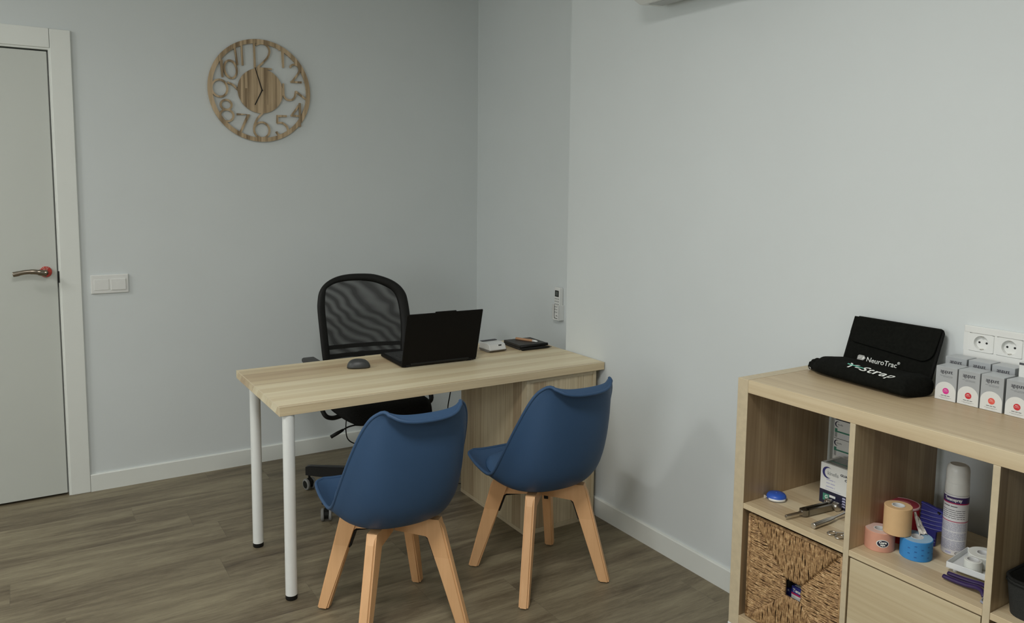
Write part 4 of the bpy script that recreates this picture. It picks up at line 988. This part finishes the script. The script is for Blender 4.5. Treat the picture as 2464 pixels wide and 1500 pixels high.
t = thing('tuning_fork', (-.33, -2.875, ZS), 'steel tuning fork with clamped weights on its two tines', 'tuning fork')
fa, fb = Vector((-.423, -2.8720, 0)), Vector((-.243, -2.890, 0)); fd = (fb-fa).normalized(); fn_ = Vector((-fd.y, fd.x, 0)); zc = ZS+.012
def fk(a, b, z): return fa+fd*a+fn_*b+Vector((0, 0, zc+z))
bm = B(); tube(bm, [fk(0, 0, 0), fk(.001, 0, 0), fk(.052, 0, 0), fk(.060, 0, 0)], [.0040, .0047, .0047, .0075], 16); part('stem', bm, M_chrome, t, True, autos=True)
bm = B()
prism(bm, [(.058, -.006), (.066, -.0125), (.080, -.0125), (.080, .0125), (.066, .0125), (.058, .006)], lambda a, b, d: fk(a, b, d), -.0085, .0085)
for s in (-1, 1): prism(bm, [(.074, s*.0050), (.074, s*.0125), (.192, s*.0125), (.192, s*.0050)], lambda a, b, d: fk(a, b, d), -.0085, .0085)
part('tines', bm, M_darksteel, t)
for s in (-1, 1):
    bm = B(); Mw = Matrix.Translation(fk(.186, s*.0135, .0012)) @ Matrix.Rotation(math.atan2(fd.y, fd.x), 4, 'Z')
    lathe(bm, [(.0095, -.010), (.0125, -.0088), (.0132, -.003), (.0112, -.0026), (.0112, .0026), (.0132, .003), (.0125, .0088), (.0095, .010)], axis='y', n=28, M=Mw); part('weight', bm, M_chrome, t, True, autos=True)

t = thing('reflex_hammer', (-.3, -2.94, ZS), 'chrome reflex hammer lying right of the tuning fork, head half hidden', 'hammer')
ha, hb = Vector((-.404, -2.9485, 0)), Vector((-.190, -2.944, 0))
def hk(f, z): return ha+(hb-ha)*f+Vector((0, 0, ZS+z))
bm = B(); tube(bm, [hk(0, .0085), hk(.004, .0085), hk(.30, .0085), hk(.40, .0095), hk(.46, .0110), hk(1, .0170)], [.0070, .0080, .0078, .0066, .0036, .0036], 16); part('handle', bm, M_chrome, t, True, autos=True)
bm = B(); lathe(bm, [(.009, -.022), (.0115, -.018), (.0115, -.006), (.006, -.004), (.006, .004), (.0115, .006), (.0115, .018), (.009, .022)], (hb.x, hb.y, ZS+.0175), 'z', 20) if False else lathe(bm, [(.009, -.020), (.0120, -.016), (.0120, -.006), (.007, -.004), (.007, .004), (.0120, .006), (.0120, .016), (.009, .020)], (hb.x, hb.y+.0, ZS+.0125), 'y', 20)
part('rubber_head', bm, M_black, t, True, autos=True)

t = thing('scissors', (-.36, -3.02, ZS), 'steel scissors with two finger rings by the first divider', 'scissors')
bm = B()
for cx, cy in ((-.3875, -2.9965), (-.3900, -3.0220)):
    tube(bm, [(cx+.0135*math.cos(2*PI*k/24+.3), cy+.0095*math.sin(2*PI*k/24+.3), ZS+.0035) for k in range(24)], .0021, 8, closed=True)
part('finger_rings', bm, M_chrome, t, True)
bm = B()
prism(bm, [(-.3745, -3.0005), (-.372, -2.9960), (-.355, -3.011), (-.300, -3.030), (-.240, -3.0425), (-.240, -3.0435), (-.300, -3.0345), (-.357, -3.0165)], lambda a, b, d: Vector((a, b, ZS+d)), .0018, .0038)
part('blade', bm, M_chrome, t)
bm = B()
prism(bm, [(-.3790, -3.0270), (-.3765, -3.0220), (-.355, -3.013), (-.300, -3.0205), (-.240, -3.0365), (-.240, -3.0375), (-.300, -3.0270), (-.352, -3.0185)], lambda a, b, d: Vector((a, b, ZS+d)), .0040, .0060)
part('blade', bm, M_chrome, t)
bm = B(); lathe(bm, [(.0035, .0018), (.0035, .0072)], (-.350, -3.0152, ZS), 'z', 14); part('pivot_screw', bm, M_darksteel, t, True, autos=True)

def crescent(cx, cz, r, F, bm, d0, d1, off=.30, n=22):
    out = [(cx+r*math.cos(PI*.28+(2*PI-PI*.56)*k/n), cz+r*math.sin(PI*.28+(2*PI-PI*.56)*k/n)) for k in range(n+1)]
    r2 = r*.86; c2 = cx+r*off
    a0 = math.atan2(out[0][1]-cz, out[0][0]-c2)
    inn = [(c2+r2*math.cos(a0+(2*PI-2*a0)*k/n), cz+r2*math.sin(a0+(2*PI-2*a0)*k/n)) for k in range(n+1)]
    s_ = [bm.verts.new(F(a, b, d0)) for a, b in out]; e_ = [bm.verts.new(F(a, b, d0)) for a, b in inn]
    for k in range(n): bm.faces.new((s_[k], s_[k+1], e_[k+1], e_[k]))
# glove carton
t = thing('glove_carton', (-.17, -2.94, ZS), 'white and navy glove carton with open window top in the upper left cube', 'box')
gx, gy, gw, gh = -.219, -2.831, .222, .123
bm = B(); box(bm, gx, gx+.088, gy-gw, gy, ZS, ZS+gh, .0008); part('carton', bm, M_carton, t)
Fg = lambda a, b, d: Vector((gx-d, gy-a, ZS+b))
bm = B(); prism(bm, [(-.0002, .0002), (gw, .0002), (gw, .0415), (-.0002, .0415)], Fg, .0, .0005); box(bm, gx, gx+.0882, gy-.0002, gy+.0005, ZS+.0002, ZS+.0415); part('navy_base', bm, M_navy, t)
bm = B(); prism(bm, [(.012, .010), (.033, .010), (.033, .031), (.012, .031)], Fg, .0005, .0009); part('green_patch', bm, M_green, t)
text('G', .015, M_whiteink, t, Fg(.0185, .0165, .001), WD, UPV, bold=.0003)
bm = B(); prism(bm, [(.034, .024), (.054, .024), (.054, .031), (.034, .031)], Fg, .0005, .0009); part('white_patch', bm, M_carton, t)
bm = B()
for k in range(4): prism(bm, [(.076, .008+k*.008), (.088, .008+k*.008), (.086, .013+k*.008), (.078, .013+k*.008)], Fg, .0005, .0009)
part('pictogram', bm, M_lilac, t)
bm = B(); crescent(.024, .096, .0175, Fg, bm, .0006, .001); part('crescent_mark', bm, mat('crescent_indigo', (.035, .035, .16), .4), t, solid=.0003)
text('kinefis', .0165, M_greyink, t, Fg(.0235, .0905, .0006), WD, UPV, sx=.9)
text('GUA', .0095, M_ink, t, Fg(.0665, .0985, .0006), WD, UPV, sx=1.15, bold=.0002); text('C', .0095, M_ink, t, Fg(.0815, .0870, .0006), WD, UPV, sx=1.25, bold=.0002)
bm = B()
for k in range(3): words(bm, Fg(0, 0, .0003), WD, UPV, .021, .050, .074-k*.0105, .0042, 20+k)
part('print_lines', bm, M_lilac, t)
bm = B(); words(bm, Fg(0, 0, .0003), WD, UPV, .018, .070, .0455, .0015, 31); part('small_print', bm, M_lilac, t)
bm = B(); box(bm, gx+.008, gx+.080, gy-gw+.01, gy-.010, ZS+gh, ZS+gh+.0004); part('window_film', bm, mat('window_film', (.20, .22, .20), .12, spec=.8), t)
bm = B(); box(bm, gx+.026, gx+.029, gy-gw+.01, gy-.014, ZS+gh+.0004, ZS+gh+.0009); part('slit', bm, M_green, t)
# small cartons in a stack behind it
sx_, sy_ = -.105, -2.788
t = thing('support_carton', (-.07, -2.87, ZS), 'white carton low behind the glove carton, carrying the two small ones', 'box')
bm = B(); box(bm, sx_, sx_+.058, sy_-.16, sy_, ZS, ZS+.108, .0008); part('carton', bm, M_carton, t)
for k, lb in enumerate(('small white carton with green bar, lower of the two stacked behind the gloves', 'small white carton with green bar, topmost of the stack behind the gloves')):
    zb = ZS+.1085+k*.0585; dy = .0008*k
    t = thing('small_carton', (-.07, -2.87, zb), lb, 'box', 'small white cartons stacked at the back of the left cube')
    bm = B(); box(bm, sx_, sx_+.056, sy_-.150-dy, sy_-dy, zb, zb+.0575, .0006); part('carton', bm, M_carton, t)
    bm = B(); box(bm, sx_+.0003, sx_+.0558, sy_-dy, sy_-dy+.0006, zb+.001, zb+.0565); box(bm, sx_+.0, sx_+.03, sy_-.148, sy_-.002, zb+.0572, zb+.0579); part('dark_side', bm, M_navy, t)
    Fs = lambda a, b, d, zb=zb: Vector((sx_-d, sy_-a, zb+b))
    bm = B(); crescent(.0125, .044, .0090, Fs, bm, .0004, .0008); part('crescent_mark', bm, M_navy, t, solid=.0002)
    text('kinefis', .0075, M_greyink, t, Fs(.0125, .0415, .0004), WD, UPV, sx=.95)
    bm = B(); prism(bm, [(.004, .003), (.0125, .003), (.0125, .030), (.004, .030)], Fs, .0001, .0004); part('grey_column', bm, M_greyink, t)
    bm = B(); prism(bm, [(.004, .019), (.150, .019), (.150, .0235), (.004, .0235)], Fs, .0005, .0008); prism(bm, [(.004, .019), (.0125, .019), (.0125, .0305), (.004, .0305)], Fs, .0004, .0007); part('green_bar', bm, M_green, t)
    bm = B()
    for q in range(3): words(bm, Fs(0, 0, .0001), WD, UPV, .016, .055, .013-q*.0045, .0011, 40+q)
    part('small_print', bm, M_lilac, t)

# ------------------------------------------------------------------ upper second cube
def roll(name, label, cat, c, r, h, z, m, mtop, rc, mcore, oval_=1.0, rot=0, group=None, tilt=None):
    t = thing(name, (c[0], c[1], z), label, cat, group)
    M_ = Matrix.Translation((c[0], c[1], z)) @ (tilt or Matrix()) @ Matrix.Rotation(rot, 4, 'Z') @ Matrix.Diagonal((1, oval_, 1, 1))
    bm = B(); ringlathe(bm, [(r-.001, 0), (r, .001), (r, h-.001), (r-.001, h-.0001), (rc+.0025, h-.0001), (rc+.0025, 0)], n=56, M=M_); part('wound_tape', bm, m, t, True, autos=True)
    if mtop is not None:
        bm = B(); ringlathe(bm, [(r-.0018, h), (rc+.0025, h), (rc+.0025, h+.0004), (r-.0018, h+.0004)], n=56, M=M_); part('wound_face', bm, mtop, t)
    bm = B(); ringlathe(bm, [(rc, .0003), (rc+.0023, .0003), (rc+.0023, h+.0006), (rc, h+.0006)], n=40, M=M_); part('core', bm, mcore, t, True, autos=True)
    return t
M_core = mat('core_white', (.72, .73, .72), .6)
M_pk = mat('tape_salmon', (.62, .31, .215), .7, var=.03, vscale=60, bump=.15, bscale=500); M_pkt = mat('tape_salmon_face', (.66, .48, .42), .7, var=.03)
M_bl = mat('tape_blue_cotton', (.035, .235, .56), .65, var=.03, vscale=60, bump=.15, bscale=500); M_blt = mat('tape_blue_face', (.32, .50, .66), .65, var=.04)
pk = roll('sports_tape', 'salmon pink sports tape roll with an oval badge on the second board', 'tape', (-.344, -3.1075), .0365, .050, ZS, M_pk, M_pkt, .0135, M_core, group='sports tape rolls')
rdir = Vector((-.85, -.52, 0)); pa = math.atan2(-.70, -.72)
def pkw(q, R=.0365, c=(-.344, -3.1075), z0=.024): a = pa+q.x/R; return Vector((c[0]+(R+.0003+q.z)*math.cos(a), c[1]+(R+.0003+q.z)*math.sin(a), ZS+z0+q.y))
bm = B(); n = 32; c0_ = bm.verts.new(pkw(Vector((0, 0, 0)))); rg = [bm.verts.new(pkw(Vector((.0155*math.cos(2*PI*k/n), .0105*math.sin(2*PI*k/n), 0)))) for k in range(n)]; rm = [bm.verts.new(pkw(Vector((.0078*math.cos(2*PI*k/n), .0052*math.sin(2*PI*k/n), 0)))) for k in range(n)]
for k in range(n): bm.faces.new((rg[k], rg[(k+1) % n], rm[(k+1) % n], rm[k])); bm.faces.new((rm[k], rm[(k+1) % n], c0_))
part('badge_rim', bm, M_whiteink, pk, True)
bm = B(); c0_ = bm.verts.new(pkw(Vector((0, 0, .0003)))); rg = [bm.verts.new(pkw(Vector((.0135*math.cos(2*PI*k/n), .0086*math.sin(2*PI*k/n), .0003)))) for k in range(n)]; rm = [bm.verts.new(pkw(Vector((.0068*math.cos(2*PI*k/n), .0043*math.sin(2*PI*k/n), .0003)))) for k in range(n)]
for k in range(n): bm.faces.new((rg[k], rg[(k+1) % n], rm[(k+1) % n], rm[k])); bm.faces.new((rm[k], rm[(k+1) % n], c0_))
part('badge', bm, M_navy, pk, True)
text('Cure', .0085, M_whiteink, pk, (0, 0, 0), WD, UPV, bold=.0004, align='CENTER', warp=lambda q: pkw(Vector((q.x, q.y+.0004, .0007+q.z))))
text('tape', .0065, M_whiteink, pk, (0, 0, 0), WD, UPV, bold=.0003, align='CENTER', warp=lambda q: pkw(Vector((q.x, q.y-.0052, .0007+q.z))))
bl = roll('sports_tape', 'bright blue sports tape roll printed with small marks on the second board', 'tape', (-.3075, -3.1850), .0415, .050, ZS, M_bl, M_blt, .0150, M_core, oval_=.92, rot=.6, group='sports tape rolls')
bm = B()
def blw(a, z): 
    q = Matrix.Rotation(.6, 4, 'Z') @ Vector((.0418*math.cos(a), .0418*.92*math.sin(a), 0)); return Vector((-.3075+q.x, -3.1850+q.y, ZS+z))
for k in range(7):
    a0 = math.radians(150+k*24)
    for z in ([.010, .024, .038] if k % 2 else [.017, .031]):
        w_ = .16; v = [bm.verts.new(blw(a0+s*w_/2, z+e)) for s, e in ((-1, 0), (1, 0), (.8, .003), (.3, .0022), (0, .0032), (-.3, .0022), (-.8, .003))]; bm.faces.new(v)
part('printed_marks', bm, mat('mark_blue', (.02, .11, .34), .6), bl)
bm = B()
rail_ = smooth_path([(-.3010, -3.1720, ZS+.108), (-.2960, -3.1760, ZS+.090), (-.2900, -3.1800, ZS+.074), (-.2850, -3.1850, ZS+.062), (-.2880, -3.1900, ZS+.0535)], 6)
g = []
for i, q in enumerate(rail_):
    f = i/(len(rail_)-1); wd_ = .004+.011*f; row = []
    for k in range(7):
        u = -1+k/3; row.append(bm.verts.new((q.x+u*wd_*.75+.0022*math.sin(u*5+f*7), q.y-u*wd_*.35+.0016*math.cos(u*7+f*9), q.z+.0020*math.sin(u*6+f*4))))
    g.append(row)
for a, b in zip(g, g[1:]):
    for k in range(6): bm.faces.new((a[k], a[k+1], b[k+1], b[k]))
part('loose_backing', bm, mat('backing_paper', (.66, .62, .55), .45, bump=.5, bscale=60), bl, True, solid=.0004)
fo = roll('foam_wrap', 'beige foam underwrap roll balanced on the pink and blue tapes', 'tape', (-.3290, -3.1440), .0335, .0720, ZS+.0515, mat('foam_beige', (.66, .44, .225), .85, var=.02, vscale=40, bump=.2, bscale=400), None, .0135, M_core)
# red roll behind
rd = roll('elastic_bandage', 'big red bandage roll behind the beige foam roll', 'bandage', (-.2480, -3.1080), .0405, .098, ZS, mat('bandage_red', (.50, .012, .018), .7, var=.05, vscale=60), mat('bandage_face', (.30, .03, .05), .8), .018, mat('bandage_core', (.45, .12, .14), .7))
bm = B(); ringlathe(bm, [(.0410, .0925), (.0416, .0935), (.0416, .0990), (.0390, .0990), (.0390, .0983), (.0410, .0983)], c=(-.2480, -3.1080, ZS), n=48); part('pale_edge', bm, mat('pale_pink', (.60, .38, .38), .6), rd, True)
# folded blue strap
t = thing('folded_strap', (-.215, -3.185, ZS), 'folded dark blue ribbed strap standing between red roll and spray can', 'strap')
M_ind = mat('strap_indigo', (.030, .030, .21), .55, var=.12, vscale=70); M_indl = mat('strap_piping', (.16, .16, .36), .5)
ax = Vector((.06, -.998, 0)).normalized(); an_ = Vector((-.85, -.52, 0)).normalized(); ox = Vector((-.224, -3.1440, 0))
ax = Vector((an_.y, -an_.x, 0)) if False else Vector((.35, -.94, 0)).normalized(); ay = Vector((-ax.y, ax.x, 0))*-1
def st(a, b, d): return ox+ax*a+ay*d+Vector((0, 0, ZS+b))
bm = B(); prism(bm, [(.002, .0), (.040, 0), (.041, .040), (.058, .047), (.062, .060), (.062, .094), (.055, .100), (.034, .103), (.014, .110), (.002, .110), (0, .05)], st, -.010, .010)
o = part('folds', bm, M_ind, t); md = o.modifiers.new('bev', 'BEVEL'); md.width = .003; md.segments = 3
for k, z in enumerate((.092, .081, .070, .059, .048)):
    bm = B(); tube(bm, [st(.0, z+.002, +.0104), st(.030, z-.0005, .0108), st(.0615, z, +.0104)], .0011, 6); part('rib', bm, M_indl, t, True)
for z in (.012, .021):
    bm = B(); tube(bm, [st(.018, z, +.0104), st(.0400, z, +.0104)], .0010, 6); part('rib', bm, M_indl, t, True)
bm = B(); tube(bm, smooth_path([st(.002, .112, .004), st(.020, .108, .007), st(.042, .102, .009), st(.056, .096, .009)], 6), .0062, 10, flat=.5); part('top_loop', bm, M_ind, t, True)
bm = B(); lathe(bm, [(.004, 0), (.004, .004)], tuple(st(.044, .094, .0115)), 'x', 12); part('snap', bm, M_black, t, True, autos=True)
# spray can
t = thing('spray_can', (-.206, -3.2250, ZS), 'tall white cold spray can with purple band in the second cube', 'spray can')
sc = (-.206, -3.2250, ZS); R = .0285
bm = B(); lathe(bm, [(R-.003, 0), (R-.001, .0015), (R, .004), (R, .158), (R-.0005, .160)], sc, 'z', 56); part('can_body', bm, mat('can_white', (.74, .74, .75), .28, var=.01, spec=.6), t, True, autos=True)
bm = B(); lathe(bm, [(R-.0012, .1605), (R-.0006, .163), (R-.0010, .190), (R-.0016, .1905), (R-.0018, .221), (R-.004, .231), (R-.009, .2365), (R-.010, .2355), (0, .2355)], sc, 'z', 56, cap=False); part('cap', bm, M_white, t, True, autos=True)
vd = math.atan2(CY-sc[1], CX-sc[0])
def sw(q): a = vd-.10+q.x/R; return Vector((sc[0]+(R+.0004+q.z)*math.cos(a), sc[1]+(R+.0004+q.z)*math.sin(a), ZS+q.y))
def band(bm, z0, z1, push=0, a0=-1.75, a1=1.75, n=40):
    lo = [bm.verts.new(sw(Vector(((a0+(a1-a0)*k/n)*R, z0, push)))) for k in range(n+1)]; hi = [bm.verts.new(sw(Vector(((a0+(a1-a0)*k/n)*R, z1, push)))) for k in range(n+1)]
    for k in range(n): bm.faces.new((lo[k], lo[k+1], hi[k+1], hi[k]))
bm = B(); band(bm, .141, .156, 0, -PI, PI, 64); part('purple_band', bm, M_purpleink, t, True)
bm = B(); band(bm, .138, .141, 0, -PI, PI, 64); band(bm, .0905, .0925, 0, -PI, PI, 64); part('crimson_rings', bm, M_crim, t, True)
text('Tensospray', .0115, M_whiteink, t, (0, 0, 0), WD, UPV, bold=.00035, sx=.78, warp=lambda q: sw(Vector((q.x-.026, q.y+.1455, q.z))))
bm = B(); r_ = random.Random(5)
def wl(bm, z, h, x0, x1):
    x = x0
    while x < x1:
        L = r_.uniform(2, 7)*h; L = min(L, x1-x); n = 3
        lo = [bm.verts.new(sw(Vector((x+L*k/n, z, 0)))) for k in range(n+1)]; hi = [bm.verts.new(sw(Vector((x+L*k/n, z+h*.55, 0)))) for k in range(n+1)]
        for k in range(n): bm.faces.new((lo[k], lo[k+1], hi[k+1], hi[k]))
        x += L+h*.6
wl(bm, .130, .0036, -.030, .006)
for k in range(5): wl(bm, .1205-k*.0052, .0024, -.031, .026)
part('print_lines', bm, M_ink, t)
bm = B()
for k in range(26):
    z = .0865-k*.0028
    if k in (8, 16): continue
    wl(bm, z, .0019, -.036, .034)
part('small_print', bm, mat('print_violet', (.26, .26, .40), .6), t)
text('CE', .009, M_ink, t, (0, 0, 0), WD, UPV, sx=1.1, space=1.3, warp=lambda q: sw(Vector((q.x+.006, q.y+.006, q.z))))
bm = B(); wl(bm, .006, .009, -.016, -.002); part('lot_mark', bm, M_lilac, t)
# white tray with two tape rolls, razors in front
M_tray = mat('tray_white', (.72, .74, .74), .35, var=.01)
trz = math.radians(7)
t = thing('plastic_tray', (-.325, -3.272, ZS), 'shallow white plastic tray at the right end of the second board', 'tray', rz=trz)
bm = B(); box(bm, 0, .125, -.124, 0, .0110, .0126); 
for a in ((0, .0018, -.124, 0), (.1232, .125, -.124, 0), (0, .125, -.0018, 0), (0, .125, -.124, -.1222)): box(bm, a[0], a[1], a[2], a[3], .0110, .0260, .0006, 1)
part('tray', bm, M_tray, t, local=True)
bm = B()
for a, b in ((.018, -.015), (.018, -.105), (.108, -.015), (.108, -.105)): lathe(bm, [(.005, 0), (.004, .0112)], (a, b, 0), 'z', 12)
part('feet', bm, M_tray, t, local=True)
M_mic = mat('paper_tape', (.72, .74, .69), .6, var=.01, bump=.1, bscale=600)
roll('paper_tape', 'small white paper tape roll standing at the front of the white tray', 'tape', (-.293, -3.3190), .0195, .0290, ZS+.0128, M_mic, None, .0125, M_core, group='white tape rolls on the tray')
roll('paper_tape', 'wide white paper tape roll behind the small one, in the white tray', 'tape', (-.2380, -3.3150), .0330, .0300, ZS+.0140, M_mic, None, .0125, M_core, group='white tape rolls on the tray', tilt=Matrix.Rotation(math.radians(-3), 4, 'Y'))
M_raz = mat('razor_purple', (.028, .012, .075), .4, var=.05)
def razor(pts, head, label, hz=0):
    t = thing('razor', (pts[0][0], pts[0][1], ZS), label, 'razor', 'purple disposable razors in front of the tray')
    bm = B(); n = len(smooth_path(pts, 5)); 
    rad = [.0064+.0012*math.sin(PI*min(1, i/n*1.3)) if i < n*.72 else .0064-.0026*((i/n-.72)/.28) for i in range(n)]
    tube(bm, smooth_path(pts, 5), rad, 12, flat=.75); part('handle', bm, M_raz, t, True)
    hx, hy_, hzz = head; Mh = Matrix.Translation((hx, hy_, hzz)) @ Matrix.Rotation(.25, 4, 'Z') @ Matrix.Rotation(.5, 4, 'X')
    bm = B(); box(bm, -.020, .020, -.004, .004, -.002, .003, .001, 2, M=Mh); part('head', bm, mat('razor_head', (.30, .32, .40), .35) if 'razor_head' not in bpy.data.materials else bpy.data.materials['razor_head'], t)
    bm = B(); box(bm, -.018, .018, -.003, .003, .003, .0036, M=Mh); part('blade_strip', bm, M_chrome, t)
z0 = ZS+.0070
razor([(-.3690, -3.2910, z0+.001), (-.3690, -3.318, z0+.001), (-.3690, -3.345, z0+.003), (-.3700, -3.370, z0+.0075), (-.3760, -3.384, z0+.007), (-.3860, -3.393, z0)], (-.389, -3.3960, ZS+.004), 'purple disposable razor nearest the board edge, in front of the tray')
razor([(-.3450, -3.2890, z0+.001), (-.3430, -3.318, z0+.001), (-.3420, -3.345, z0+.003), (-.3430, -3.366, z0+.0065), (-.3480, -3.383, z0+.006), (-.3550, -3.392, z0)], (-.352, -3.3965, ZS+.004), 'purple disposable razor tucked along the front rim of the white tray')
